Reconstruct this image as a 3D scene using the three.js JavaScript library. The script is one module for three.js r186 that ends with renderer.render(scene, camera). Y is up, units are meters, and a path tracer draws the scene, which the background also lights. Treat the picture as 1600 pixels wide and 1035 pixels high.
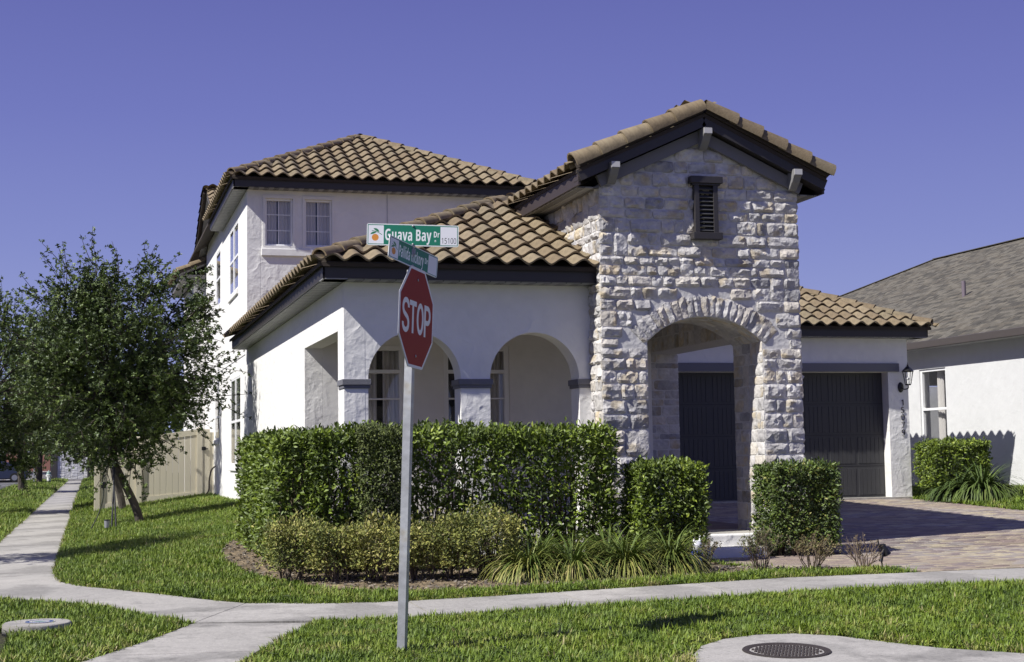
import * as THREE from 'three';
import { mergeGeometries, mergeVertices, toCreasedNormals } from 'three/addons/utils/BufferGeometryUtils.js';
import { FontLoader } from 'three/addons/loaders/FontLoader.js';
import { TextGeometry } from 'three/addons/geometries/TextGeometry.js';
import { RoundedBoxGeometry } from 'three/addons/geometries/RoundedBoxGeometry.js';

// ------------------------------------------------------------------ camera, sky, sun, exposure
const EXPOSURE = 1.25;
const scene = new THREE.Scene();
const camera = new THREE.PerspectiveCamera(25.36, 1600 / 1035, 0.1, 1500);
camera.position.set(-2.99, 0.96, 17.95);
camera.rotation.order = 'YXZ';
camera.rotation.set(4.75 * Math.PI / 180, -16 * Math.PI / 180, -0.85 * Math.PI / 180);
camera.updateMatrixWorld();

{ // clear deep blue sky: brightness and hue depend on height only
  const w = 256, h = 256, d = new Float32Array(w * h * 4);
  const lin = (r, g, b) => { const c = new THREE.Color().setRGB(r / 255, g / 255, b / 255, THREE.SRGBColorSpace); return [c.r / EXPOSURE, c.g / EXPOSURE, c.b / EXPOSURE]; }; // what the camera sees at the exposure set above
  const stops = [[-90, lin(150, 150, 150)], [-2, lin(165, 170, 190)], [0, lin(164, 174, 216)], [3, lin(154, 164, 212)], [8, lin(132, 142, 202)], [13, lin(114, 122, 190)], [18, lin(101, 107, 176)], [35, lin(95, 102, 170)], [90, lin(88, 97, 164)]];
  for (let j = 0; j < h; j++) {
    const el = ((j + 0.5) / h - 0.5) * 180;
    let k = 0; while (k < stops.length - 2 && el > stops[k + 1][0]) k++;
    let t = (el - stops[k][0]) / (stops[k + 1][0] - stops[k][0]); t = Math.min(1, Math.max(0, t));
    for (let i = 0; i < w; i++) for (let c = 0; c < 4; c++) d[(j * w + i) * 4 + c] = c < 3 ? stops[k][1][c] * (1 - t) + stops[k + 1][1][c] * t : 1;
  }
  const sky = new THREE.DataTexture(d, w, h, THREE.RGBAFormat, THREE.FloatType);
  sky.mapping = THREE.EquirectangularReflectionMapping; sky.magFilter = THREE.LinearFilter; sky.needsUpdate = true;
  scene.background = sky; scene.environment = sky;
}
const sun = new THREE.DirectionalLight(new THREE.Color(1, 0.975, 0.93), 5.0);
const toSun = new THREE.Vector3(-1, 1.05, 0.3).normalize();
sun.position.copy(toSun).multiplyScalar(60); sun.target.position.set(0, 0, 0);
sun.castShadow = true; sun.shadow.radius = 1; sun.shadow.mapSize.set(4096, 4096);
Object.assign(sun.shadow.camera, { left: -45, right: 45, top: 45, bottom: -45, near: 1, far: 180 });
scene.add(sun, sun.target);

// ------------------------------------------------------------------ small tools
let seed = 12345;
const rnd = () => { seed = (seed + 0x6D2B79F5) | 0; let t = Math.imul(seed ^ (seed >>> 15), 1 | seed); t = (t + Math.imul(t ^ (t >>> 7), 61 | t)) ^ t; return ((t ^ (t >>> 14)) >>> 0) / 4294967296; };
const rr = (a, b) => a + (b - a) * rnd();
const pick = a => a[Math.floor(rnd() * a.length)];
const clamp = (x, a, b) => Math.min(b, Math.max(a, x));
const lerp = (a, b, t) => a + (b - a) * t;
const sst = (a, b, x) => { const t = clamp((x - a) / (b - a), 0, 1); return t * t * (3 - 2 * t); };
const V3 = (x, y, z) => new THREE.Vector3(x, y, z);
const taken = {};
function numbered(n) { if (!(n in taken)) { taken[n] = 0; return n; } taken[n]++; return n + '_' + String(taken[n]).padStart(3, '0'); }
function tag(o, label, category, group) { o.userData.label = label; o.userData.category = category; if (group) o.userData.group = group; return o; }
function thing(name, label, category, pos = [0, 0, 0], group) { const o = new THREE.Group(); o.name = numbered(name); o.position.set(...pos); tag(o, label, category, group); scene.add(o); return o; }
function part(name, geo, mat, parent) { const m = new THREE.Mesh(geo, mat); m.name = name; m.castShadow = m.receiveShadow = true; parent.add(m); return m; }
function struct(name, geo, mat) { const m = geo ? new THREE.Mesh(geo, mat) : new THREE.Group(); m.name = name; m.userData.kind = 'structure'; m.castShadow = m.receiveShadow = true; scene.add(m); return m; }
function stuffOf(o) { o.userData.kind = 'stuff'; return o; }

// periodic noise
const LAT = new Float32Array(65536); for (let i = 0; i < 65536; i++) LAT[i] = rnd();
const hash2 = (x, y, s) => LAT[((x * 73 + y * 151 * 3 + s * 977 + ((x * y) & 255) * 31 + ((x ^ (y << 3)) & 1023) * 57) & 65535)];
function vnoise(x, y, p, s) { const xi = Math.floor(x), yi = Math.floor(y), fx = x - xi, fy = y - yi, a = fx * fx * (3 - 2 * fx), b = fy * fy * (3 - 2 * fy), m = v => ((v % p) + p) % p; const x0 = m(xi), x1 = m(xi + 1), y0 = m(yi), y1 = m(yi + 1); return lerp(lerp(hash2(x0, y0, s), hash2(x1, y0, s), a), lerp(hash2(x0, y1, s), hash2(x1, y1, s), a), b); }
function fbm(u, v, p, oct, s, gain = 0.5) { let a = 1, t = 0, n = 0; for (let o = 0; o < oct; o++) { t += a * vnoise(u * p, v * p, p, s + o * 7); n += a; a *= gain; p *= 2; } return t / n; }
function tex(size, metres, fn, color) {
  const d = new Uint8Array(size * size * 4);
  for (let j = 0; j < size; j++) for (let i = 0; i < size; i++) { const r = fn(i / size, j / size), k = (j * size + i) * 4; if (typeof r === 'number') { d[k] = d[k + 1] = d[k + 2] = clamp(r, 0, 1) * 255; } else { d[k] = clamp(r[0], 0, 1) * 255; d[k + 1] = clamp(r[1], 0, 1) * 255; d[k + 2] = clamp(r[2], 0, 1) * 255; } d[k + 3] = 255; }
  const t = new THREE.DataTexture(d, size, size); t.wrapS = t.wrapT = THREE.RepeatWrapping; t.magFilter = THREE.LinearFilter; t.minFilter = THREE.LinearMipmapLinearFilter; t.generateMipmaps = true; t.repeat.set(1 / metres, 1 / metres); if (color) t.colorSpace = THREE.SRGBColorSpace; t.needsUpdate = true; return t;
}
// uv in metres from positions, by the way each face points (flat shaded)
function boxUV(g, off = 0) {
  g = g.index ? g.toNonIndexed() : g; g.computeVertexNormals();
  const p = g.attributes.position, n = g.attributes.normal, uv = new Float32Array(p.count * 2);
  for (let i = 0; i < p.count; i++) { const ax = Math.abs(n.getX(i)), ay = Math.abs(n.getY(i)), az = Math.abs(n.getZ(i)); if (ay >= ax && ay >= az) { uv[2 * i] = p.getX(i); uv[2 * i + 1] = p.getZ(i); } else if (ax >= az) { uv[2 * i] = p.getZ(i); uv[2 * i + 1] = p.getY(i); } else { uv[2 * i] = p.getX(i); uv[2 * i + 1] = p.getY(i); } uv[2 * i] += off; uv[2 * i + 1] += off * 0.37; }
  g.setAttribute('uv', new THREE.BufferAttribute(uv, 2)); return g;
}
// box from min/max corners
function box(x0, x1, y0, y1, z0, z1) { const g = new THREE.BoxGeometry(x1 - x0, y1 - y0, z1 - z0); g.translate((x0 + x1) / 2, (y0 + y1) / 2, (z0 + z1) / 2); return g; }
function rbox(x0, x1, y0, y1, z0, z1, r = 0.01) { const g = new RoundedBoxGeometry(x1 - x0, y1 - y0, z1 - z0, 1, Math.min(r, (x1 - x0) / 2.1, (y1 - y0) / 2.1, (z1 - z0) / 2.1)); g.translate((x0 + x1) / 2, (y0 + y1) / 2, (z0 + z1) / 2); return g; }
const join = gs => mergeGeometries(gs.map(g => { g = g.index ? g.toNonIndexed() : g; for (const k of Object.keys(g.attributes)) if (!['position', 'normal', 'uv'].includes(k)) g.deleteAttribute(k); if (!g.attributes.uv) g.setAttribute('uv', new THREE.BufferAttribute(new Float32Array(g.attributes.position.count * 2), 2)); if (!g.attributes.normal) g.computeVertexNormals(); return g; }));
// beam of rectangular section between two points (w across, h up)
function bar(a, b, w, h, up = V3(0, 1, 0)) { const d = b.clone().sub(a), L = d.length(); d.normalize(); const s = d.clone().cross(up).normalize(), u = s.clone().cross(d); const g = new THREE.BoxGeometry(w, h, L); g.applyMatrix4(new THREE.Matrix4().makeBasis(s, u, d.clone().negate()).setPosition(a.clone().add(b).multiplyScalar(0.5))); return g; }
function tube(pts, r0, r1, seg = 8, rad = 7) {
  const c = new THREE.CatmullRomCurve3(pts), g = new THREE.TubeGeometry(c, seg, 1, rad, false), p = g.attributes.position, per = rad + 1;
  for (let i = 0; i <= seg; i++) { const o = c.getPointAt(i / seg), r = lerp(r0, r1, i / seg); for (let j = 0; j < per; j++) { const k = i * per + j; p.setXYZ(k, o.x + (p.getX(k) - o.x) * r, o.y + (p.getY(k) - o.y) * r, o.z + (p.getZ(k) - o.z) * r); } }
  g.computeVertexNormals(); return g;
}
// wall panel in the plane of (u, v) with holes, w thick, outer face at depth 0; axes: 'z' faces +z at z, 'x' faces -x at x
function wallZ(outline, holes, z, thick) { const s = new THREE.Shape(outline.map(p => new THREE.Vector2(...p))); s.holes = holes; const g = new THREE.ExtrudeGeometry(s, { depth: thick, bevelEnabled: false, curveSegments: 24 }); g.translate(0, 0, z - thick); return boxUV(g); }
function wallX(outline, holes, x, thick) { const s = new THREE.Shape(outline.map(p => new THREE.Vector2(...p))); s.holes = holes; const g = new THREE.ExtrudeGeometry(s, { depth: thick, bevelEnabled: false, curveSegments: 24 }); /* u -> z, v -> y, outer face at x facing -x */ g.applyMatrix4(new THREE.Matrix4().set(0, 0, 1, x, 0, 1, 0, 0, 1, 0, 0, 0, 0, 0, 0, 1)); const p = g.attributes.position; const q = g.index ? g.toNonIndexed() : g; const a = q.attributes.position.array; for (let i = 0; i < a.length; i += 9) for (let k = 0; k < 3; k++) { const t = a[i + 3 + k]; a[i + 3 + k] = a[i + 6 + k]; a[i + 6 + k] = t; } return boxUV(q); }
function rectHole(u0, u1, v0, v1) { const p = new THREE.Path(); p.moveTo(u0, v0); p.lineTo(u1, v0); p.lineTo(u1, v1); p.lineTo(u0, v1); p.closePath(); return p; }
function archHole(u0, u1, v0, spring) { const p = new THREE.Path(), r = (u1 - u0) / 2; p.moveTo(u0, v0); p.lineTo(u1, v0); p.lineTo(u1, spring); p.absarc((u0 + u1) / 2, spring, r, 0, Math.PI, false); p.closePath(); return p; }

// ------------------------------------------------------------------ materials
const std = (rgb, rough, o = {}) => new THREE.MeshStandardMaterial({ color: new THREE.Color().setRGB(...rgb), roughness: rough, ...o });
const stuccoBump = tex(1024, 2.2, (u, v) => { const w = fbm(u, v, 5, 3, 1), a = fbm(u + 0.12 * w, v + 0.1 * fbm(u, v, 7, 2, 9), 11, 4, 3), r = 1 - Math.abs(a * 2 - 1); return 0.45 * Math.pow(r, 2.2) + 0.35 * sst(0.42, 0.62, fbm(u, v, 9, 3, 21)) + 0.2 * fbm(u, v, 64, 2, 5); });
const stuccoTone = tex(512, 4.7, (u, v) => { const a = fbm(u, v, 4, 4, 31), b = fbm(u, v, 40, 2, 37), k = 0.93 + 0.07 * a + 0.03 * (b - 0.5); return [k, k * 0.995, k * 0.985]; }, true);
const grit = tex(512, 0.55, (u, v) => fbm(u, v, 32, 4, 41, 0.65));
const roughRock = tex(512, 0.7, (u, v) => { const a = fbm(u, v, 6, 5, 51, 0.6), r = 1 - Math.abs(2 * fbm(u, v, 8, 3, 55) - 1); return 0.65 * a + 0.35 * r; });
const rockTone = tex(512, 1.1, (u, v) => { const a = fbm(u, v, 5, 4, 61), b = fbm(u, v, 22, 4, 66, 0.6), o = sst(0.56, 0.76, fbm(u, v, 6, 4, 71)); const k = 0.8 + 0.22 * a + 0.2 * (b - 0.5); return [k, k * lerp(0.99, 0.945, o), k * lerp(0.98, 0.84, o)]; }, true);
const concTone = tex(1024, 3.1, (u, v) => { const a = fbm(u, v, 4, 5, 81, 0.55), b = fbm(u, v, 90, 3, 85), st = sst(0.55, 0.75, fbm(u, v, 6, 4, 88)), sp = fbm(u, v, 240, 1, 83) > 0.86 ? 0.1 : 0; const k = 0.84 + 0.16 * a + 0.12 * (b - 0.5) - 0.11 * st - 0.07 * sst(0.6, 0.72, fbm(u, v, 11, 5, 89, 0.6)) - sp; return [k, k * 0.985, k * 0.955]; }, true);
const tileTone = tex(256, 0.9, (u, v) => { const a = fbm(u, v, 6, 4, 91), b = fbm(u * 1, v * 1, 48, 3, 95); const k = 0.78 + 0.3 * a + 0.2 * (b - 0.5); return [k, k * 0.98, k * 0.94]; }, true);
const soilTone = tex(512, 1.3, (u, v) => { const a = fbm(u, v, 8, 5, 101, 0.6), b = fbm(u, v, 60, 3, 105, 0.7), k = 0.35 + 0.55 * a + 0.5 * (b - 0.5); return [k, k * 0.92, k * 0.8]; }, true);
const asphTone = tex(512, 1.7, (u, v) => { const a = fbm(u, v, 5, 4, 111), b = fbm(u, v, 128, 2, 115), k = 0.6 + 0.3 * a + 0.4 * (b - 0.5); return [k, k, k]; }, true);
const ribBump = tex(64, 0.4, (u) => Math.pow(Math.abs(Math.sin(u * Math.PI * 2)), 0.3));
const ventShadeTone = tex(256, 0.4, (u, v) => { const s = (u * 2) % 1, hole = s > 0.55 && s < 0.95 && ((u * 64) % 1 < 0.6) && ((v * 32) % 1 < 0.6), k = s < 0.05 ? 0.35 : hole ? 0.25 : 1; return [k, k, k]; }, true); // panels with rows of vent holes; shade in grooves and holes painted dark
const M = {
  stucco: std([0.83, 0.825, 0.805], 0.92, { bumpMap: stuccoBump, bumpScale: 0.011, map: stuccoTone }),
  stuccoSmooth: std([0.82, 0.815, 0.795], 0.92, { bumpMap: stuccoBump, bumpScale: 0.004, map: stuccoTone }),
  trim: std([0.155, 0.155, 0.17], 0.8, { bumpMap: grit, bumpScale: 0.002 }),
  fascia: std([0.036, 0.032, 0.031], 0.5, { bumpMap: grit, bumpScale: 0.0006 }),
  soffit: std([0.27, 0.265, 0.26], 0.6, { bumpMap: ribBump, bumpScale: 0.012, map: ventShadeTone }),
  vinyl: std([0.8, 0.8, 0.79], 0.45),
  tan: std([0.6, 0.55, 0.42], 0.5),
  darkDoor: std([0.045, 0.045, 0.046], 0.65, { bumpMap: grit, bumpScale: 0.0004 }),
  iron: std([0.03, 0.03, 0.032], 0.45, { metalness: 0.5 }),
  mortar: std([0.66, 0.65, 0.635], 0.95, { bumpMap: roughRock, bumpScale: 0.012, map: stuccoTone }),
  concrete: std([0.5, 0.49, 0.47], 0.92, { map: concTone, bumpMap: grit, bumpScale: 0.002 }),
  galv: std([0.42, 0.44, 0.46], 0.5, { metalness: 0.45, bumpMap: grit, bumpScale: 0.0005, map: rockTone }),
  glass: new THREE.MeshPhysicalMaterial({ color: 0xffffff, roughness: 0.02, transmission: 1, thickness: 0, ior: 1.5 }),
  curtain: std([0.55, 0.53, 0.5], 0.95),
  room: std([0.03, 0.03, 0.032], 0.95),  // darkness of the rooms put into the colour
  soil: std([0.3, 0.155, 0.11], 1, { map: soilTone, bumpMap: roughRock, bumpScale: 0.03 }),
  bark: std([0.085, 0.072, 0.058], 0.95, { bumpMap: roughRock, bumpScale: 0.02, map: rockTone }),
  twig: std([0.16, 0.12, 0.085], 0.95),
  asphalt: std([0.17, 0.165, 0.16], 0.95, { map: asphTone, bumpMap: grit, bumpScale: 0.003 }),
};
const TILE_COL = [[0.218, 0.172, 0.108], [0.238, 0.192, 0.124], [0.198, 0.155, 0.098], [0.255, 0.21, 0.14], [0.208, 0.174, 0.115]];
const tileMats = TILE_COL.map(c => std(c, 0.85, { map: tileTone, bumpMap: grit, bumpScale: 0.0015 }));
const STONE_COL = [[0.66, 0.65, 0.63], [0.62, 0.605, 0.58], [0.57, 0.56, 0.545], [0.69, 0.68, 0.66], [0.47, 0.465, 0.465], [0.64, 0.6, 0.535], [0.4, 0.4, 0.41], [0.68, 0.645, 0.58], [0.6, 0.59, 0.585]];
const stoneMats = STONE_COL.map(c => std(c, 0.93, { map: rockTone, bumpMap: roughRock, bumpScale: 0.03 }));

// ------------------------------------------------------------------ lie of the land
function pl(z, a) { if (z <= a[0][0]) return a[0][1]; for (let i = 1; i < a.length; i++) if (z < a[i][0]) return lerp(a[i - 1][1], a[i][1], (z - a[i - 1][0]) / (a[i][0] - a[i - 1][0])); return a[a.length - 1][1]; }
const YARD = [[-9, -0.02], [0, -0.29], [1, -0.37], [3.7, -0.45], [7, -0.53], [9, -0.61], [20, -0.8]];
function gy(x, z) {
  const yard = pl(z, YARD), low = Math.min(yard, -0.455 - 0.012 * clamp(-x - 4, 0, 4)), t = Math.pow(clamp((-0.3 - x) / 3.13, 0, 1), 1.1);
  let y = lerp(yard, low, t);
  y += 0.02 * clamp(x - 1.5, -2, 2.5) * sst(1.8, 3.2, z) * (1 - sst(5, 7, z));
  if (x > 12.5) y = lerp(y, Math.max(y, 0.09), sst(12.5, 14.6, x) * (1 - sst(-4, 2, z)));
  return y;
}
// ------------------------------------------------------------------ ground, walks, street
const inPoly = (x, z, P) => { let c = false; for (let i = 0, j = P.length - 1; i < P.length; j = i++) { const [xi, zi] = P[i], [xj, zj] = P[j]; if ((zi > z) !== (zj > z) && x < (xj - xi) * (z - zi) / (zj - zi) + xi) c = !c; } return c; };
const BED = [[-0.1, -3.6], [-0.75, -3.9], [-1.15, -3.1], [-1.36, -1.6], [-1.4, -0.4], [-1.27, 0.8], [-1.05, 1.75], [-0.6, 2.6], [0.2, 3.14], [1.3, 3.28], [2.4, 3.26], [3.4, 3.22], [4.3, 3.25], [5.1, 3.42], [5.4, 3.3], [4.6, 2.9], [4.15, 2.4], [4.0, 1.2], [4.0, 0.3], [-0.1, 0.3]];
const driveL = z => z < 1.2 ? 6.06 : pl(z, [[1.2, 4.1], [2.4, 4.2], [2.9, 4.6], [3.3, 5.3], [3.7, 5.6]]);
const APRON = [[1.0, 8.6], [1.16, 8.15], [1.3, 7.75], [1.5, 7.42], [1.78, 7.18], [2.12, 7.06], [2.44, 7.1], [2.7, 7.3], [2.92, 7.7], [3.15, 8.05], [3.6, 8.45], [4.5, 9.0], [6.5, 9.6], [6.5, 11], [0.9, 11]];
const LEFT_IN = [[-3.43, -2], [-3.4, -0.9], [-3.3, 0.24], [-3.08, 0.94], [-2.52, 1.98], [-1.91, 2.76], [-1.52, 3.22]];
const LEFT_OUT = [[-4.5, -2], [-4.46, -0.4], [-4.3, 1.2], [-3.85, 2.09], [-3.24, 2.57], [-2.77, 3.11], [-2.54, 3.82], [-2.25, 4.34], [-2.11, 4.53]];
const FAR_E = x => pl(x, [[-1.52, 3.22], [-0.85, 3.55], [-0.24, 3.68], [0.5, 3.74]]);
const NEAR_E = x => pl(x, [[-2.11, 4.53], [-1.68, 4.64], [-1.1, 4.85], [0, 4.93]]);
const CORNER = [...LEFT_IN, ...LEFT_OUT.slice().reverse()];
const RAMP = [[-2.11, 4.53], [-2.45, 5.3], [-2.81, 6.19], [-3.06, 6.68], [-4.3, 9.2], [-3.0, 9.9], [-1.9, 7.0], [-1.55, 6.0], [-1.1, 4.85], [-1.68, 4.64]];
function walkAt(x, z) {
  if (x > -4.5 && x < -3.43 && z < -2) return true;
  if (inPoly(x, z, CORNER) || inPoly(x, z, RAMP) || inPoly(x, z, APRON)) return true;
  if (x > -2.11 && z > FAR_E(x) && z < NEAR_E(x) && (x + 1.52) * 1.31 + (z - 3.22) * 0.59 > -0.01) return true;
  return false;
}
const houseAt = (x, z) => (x > 0 && x < 6 && z < 0.5 && z > -30) || (x > 5.9 && x < 12.5 && z < -7.8 && z > -30) || (x > 3.5 && x < 6 && z < 1.2 && z > 0);
const driveAt = (x, z) => z > -7.9 && z < 3.75 && x > driveL(z) && x < 12.42;
const lawnAt = (x, z) => !walkAt(x, z) && !houseAt(x, z) && !driveAt(x, z) && !inPoly(x, z, BED) && !(x > 15) && !(x < -6.85 && z < 30) && !(z < -86) && !(x > 5 && x < 6.1 && z > 0.4 && z < 1.5);

{ // one sheet to the horizon, finer near the house
  const axis = (a, b, fa, fb, step) => { const r = []; for (let v = fa; v <= fb + 1e-6; v += step) r.push(v); let s = step; let v = fa; while (v > a) { s *= 1.25; v -= s; r.unshift(v); } s = step; v = fb; while (v < b) { s *= 1.25; v += s; r.push(v); } return r; };
  const xs = axis(-600, 600, -7, 15.5, 0.25), zs = axis(-900, 60, -24, 10, 0.25), pos = [], uv = [], idx = [];
  for (const z of zs) for (const x of xs) { let y = gy(x, z) - 0.012; if (x < -6.75 && x > -16.5) y -= 0.2; if (z < -87 && z > -96) y -= 0.14; pos.push(x, y + 0.012 * (fbm(x / 3 + 90, z / 3 + 90, 4, 2, 7) - 0.5), z); uv.push(x, z); }
  const n = xs.length; for (let j = 0; j < zs.length - 1; j++) for (let i = 0; i < n - 1; i++) { const a = j * n + i; idx.push(a, a + n, a + 1, a + 1, a + n, a + n + 1); }
  const g = new THREE.BufferGeometry(); g.setAttribute('position', new THREE.Float32BufferAttribute(pos, 3)); g.setAttribute('uv', new THREE.Float32BufferAttribute(uv, 2)); g.setIndex(idx); g.computeVertexNormals();
  struct('ground', g, std([0.105, 0.125, 0.045], 1, { map: soilTone, bumpMap: roughRock, bumpScale: 0.03 }));
}
// a slab with four corners in plan, draped on the land, with sides
function slabGeo(P, off, deep, n = 4, m = 4, gap = 0.005) {
  const c = [0, 0]; for (const p of P) { c[0] += p[0] / 4; c[1] += p[1] / 4; }
  const Q = P.map(p => { const dx = c[0] - p[0], dz = c[1] - p[1], l = Math.hypot(dx, dz); return [p[0] + dx / l * gap * 1.4, p[1] + dz / l * gap * 1.4]; });
  const at = (a, b) => [lerp(lerp(Q[0][0], Q[1][0], a), lerp(Q[3][0], Q[2][0], a), b), lerp(lerp(Q[0][1], Q[1][1], a), lerp(Q[3][1], Q[2][1], a), b)];
  const pos = [], uv = [], idx = [], put = (x, y, z) => { pos.push(x, y, z); uv.push(x, z); return pos.length / 3 - 1; };
  const top = []; for (let j = 0; j <= m; j++) for (let i = 0; i <= n; i++) { const [x, z] = at(i / n, j / m); top.push(put(x, gy(x, z) + off, z)); }
  for (let j = 0; j < m; j++) for (let i = 0; i < n; i++) { const a = j * (n + 1) + i; idx.push(a, a + n + 1, a + 1, a + 1, a + n + 1, a + n + 2); }
  const ring = []; for (let i = 0; i < n; i++) ring.push(i); for (let j = 0; j < m; j++) ring.push(j * (n + 1) + n); for (let i = n; i > 0; i--) ring.push(m * (n + 1) + i); for (let j = m; j > 0; j--) ring.push(j * (n + 1));
  for (let k = 0; k < ring.length; k++) { const a = ring[k], b = ring[(k + 1) % ring.length], q = i => [pos[3 * i], pos[3 * i + 1], pos[3 * i + 2]]; const A = put(...q(a)), B = put(...q(b)), C = put(pos[3 * b], pos[3 * b + 1] - deep, pos[3 * b + 2]), D = put(pos[3 * a], pos[3 * a + 1] - deep, pos[3 * a + 2]); idx.push(A, B, C, A, C, D); }
  const g = new THREE.BufferGeometry(); g.setAttribute('position', new THREE.Float32BufferAttribute(pos, 3)); g.setAttribute('uv', new THREE.Float32BufferAttribute(uv, 2)); g.setIndex(idx); let h = g.toNonIndexed(); h.computeVertexNormals();
  // face the top up
  const nn = h.attributes.normal; if (nn.getY(0) < 0) { const a = h.attributes.position.array, u = h.attributes.uv.array; for (let i = 0; i < a.length; i += 9) for (let k = 0; k < 3; k++) { const t = a[i + 3 + k]; a[i + 3 + k] = a[i + 6 + k]; a[i + 6 + k] = t; } for (let i = 0; i < u.length; i += 6) for (let k = 0; k < 2; k++) { const t = u[i + 2 + k]; u[i + 2 + k] = u[i + 4 + k]; u[i + 4 + k] = t; } h.computeVertexNormals(); }
  return h;
}
const concMats = [[0.45, 0.442, 0.42], [0.435, 0.428, 0.408], [0.465, 0.456, 0.432], [0.42, 0.413, 0.395]].map(c => std(c, 0.93, { map: concTone, bumpMap: grit, bumpScale: 0.003 }));
{
  const walk = struct('sidewalk');
  for (let z = -2, k = 0; z > -84; z -= 1.52, k++) part('slab', slabGeo([[-4.5, z - 1.52], [-3.43, z - 1.52], [-3.43, z], [-4.5, z]], 0.02, 0.12, 3, 3, 0.008), concMats[k % 4], walk);
  // curved corner: slabs between the two edges
  const on = (E, t) => { let L = [0]; for (let i = 1; i < E.length; i++) L.push(L[i - 1] + Math.hypot(E[i][0] - E[i - 1][0], E[i][1] - E[i - 1][1])); const s = t * L[L.length - 1]; let k = 1; while (k < E.length - 1 && L[k] < s) k++; const f = (s - L[k - 1]) / (L[k] - L[k - 1]); return [lerp(E[k - 1][0], E[k][0], f), lerp(E[k - 1][1], E[k][1], f)]; };
  const N = 18, cuts = [0, 4, 8, 13, 18];
  for (let c = 0; c < 4; c++) { const gs = []; for (let k = cuts[c]; k < cuts[c + 1]; k++) gs.push(slabGeo([on(LEFT_OUT, k / N), on(LEFT_IN, k / N), on(LEFT_IN, (k + 1) / N), on(LEFT_OUT, (k + 1) / N)].map((p, i) => p), 0.02, 0.12, 4, 1, 0)); if (c > 0) { /* joint */ } part('slab', mergeGeometries(gs), concMats[(c + 1) % 4], walk); }
  for (let x = -1.52, k = 0; x < 17; k++) { const w = k === 0 ? 1.52 : 1.52, x1 = x + w, xa = k === 0 ? -2.11 : x; part('slab', slabGeo([[x, FAR_E(x)], [x1, FAR_E(x1)], [x1, NEAR_E(x1)], [xa, NEAR_E(xa)]], 0.02, 0.12, 5, 4, 0.009), concMats[k % 4], walk); x = x1; }
  const ramp = struct('kerb_ramp');
  part('slab', slabGeo([[-2.11, 4.545], [-1.11, 4.865], [-1.76, 6.55], [-2.9, 6.35]], 0.02, 0.12, 4, 5, 0.006), concMats[2], ramp);
  part('slab', slabGeo([[-2.9, 6.35], [-1.76, 6.55], [-3.0, 9.9], [-4.3, 9.2]], 0.02, 0.12, 4, 5, 0.006), concMats[0], ramp);
}
{ // street on the left and the cross street far behind, with kerbs
  const strip = (x0, x1, z0, z1, y) => { const g = new THREE.PlaneGeometry(x1 - x0, z1 - z0, 1, 1); g.rotateX(-Math.PI / 2); g.translate((x0 + x1) / 2, y, (z0 + z1) / 2); return boxUV(g); };
  const road = struct('side_street', join([strip(-16, -6.95, -160, 40, -0.585), strip(-80, -16, -95, -87.6, -0.585), strip(-6.95, 90, -95, -87.6, -0.585)]), M.asphalt);
  part('kerb', join([boxUV(box(-6.97, -6.8, -0.75, -0.475, -87.4, 8)), boxUV(box(-80, 90, -0.75, -0.45, -95.3, -95)), boxUV(box(-6.8, 90, -0.75, -0.47, -87.6, -87.4))]), M.concrete, road);
  part('lane_marking', join([strip(-16, -6.95, -86.2, -85.8, -0.579), strip(-9.9, -7.6, -78.6, -78.1, -0.579)]), std([0.7, 0.7, 0.68], 0.8), road);
}
{ // driveway of clay and grey pavers on a bed
  const pos = [], idx = []; let r = 0; const nx = 12;
  for (let z = -7.78; z <= 3.72; z += 0.25, r++) for (let i = 0; i <= nx; i++) { const x = lerp(driveL(z), 12.4, i / nx); pos.push(x, gy(x, z) + 0.004, z); }
  for (let j = 0; j < r - 1; j++) for (let i = 0; i < nx; i++) { const a = j * (nx + 1) + i; idx.push(a, a + nx + 1, a + 1, a + 1, a + nx + 1, a + nx + 2); }
  const g = new THREE.BufferGeometry(); g.setAttribute('position', new THREE.Float32BufferAttribute(pos, 3)); g.setIndex(idx); const drive = struct('driveway', boxUV(g), M.soil);
  const pg = new RoundedBoxGeometry(0.196, 0.05, 0.096, 1, 0.008), cols = [[0.3, 0.235, 0.185], [0.27, 0.21, 0.175], [0.33, 0.265, 0.2], [0.38, 0.32, 0.225], [0.24, 0.195, 0.175], [0.32, 0.28, 0.24], [0.43, 0.37, 0.25]];
  const P = []; for (let j = 0; ; j++) { const z = -7.73 + j * 0.1; if (z > 3.68) break; for (let i = 0; i < 45; i++) { const x = 4.0 + i * 0.2 + (j % 2) * 0.1; if (x > driveL(z) + 0.05 && x < 12.35) P.push([x, z]); } }
  const im = new THREE.InstancedMesh(pg, std([1, 1, 1], 0.9, { bumpMap: grit, bumpScale: 0.003 }), P.length), m4 = new THREE.Matrix4(), c = new THREE.Color();
  P.forEach(([x, z], i) => { const y = gy(x, z) - 0.012 + rr(-0.002, 0.003); m4.makeTranslation(x, y + 0.012, z); im.setMatrixAt(i, m4); const patch = vnoise(x * 0.9 + 40, z * 1.6 + 40, 512, 3); const k = cols[Math.floor(clamp(patch * 0.75 + rnd() * 0.4 - 0.07, 0, 0.999) * cols.length)]; const f = rr(0.85, 1.12); c.setRGB(k[0] * f, k[1] * f, k[2] * f); im.setColorAt(i, c); });
  im.name = 'paver'; stuffOf(im); im.receiveShadow = im.castShadow = true; drive.add(im);
}
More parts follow.
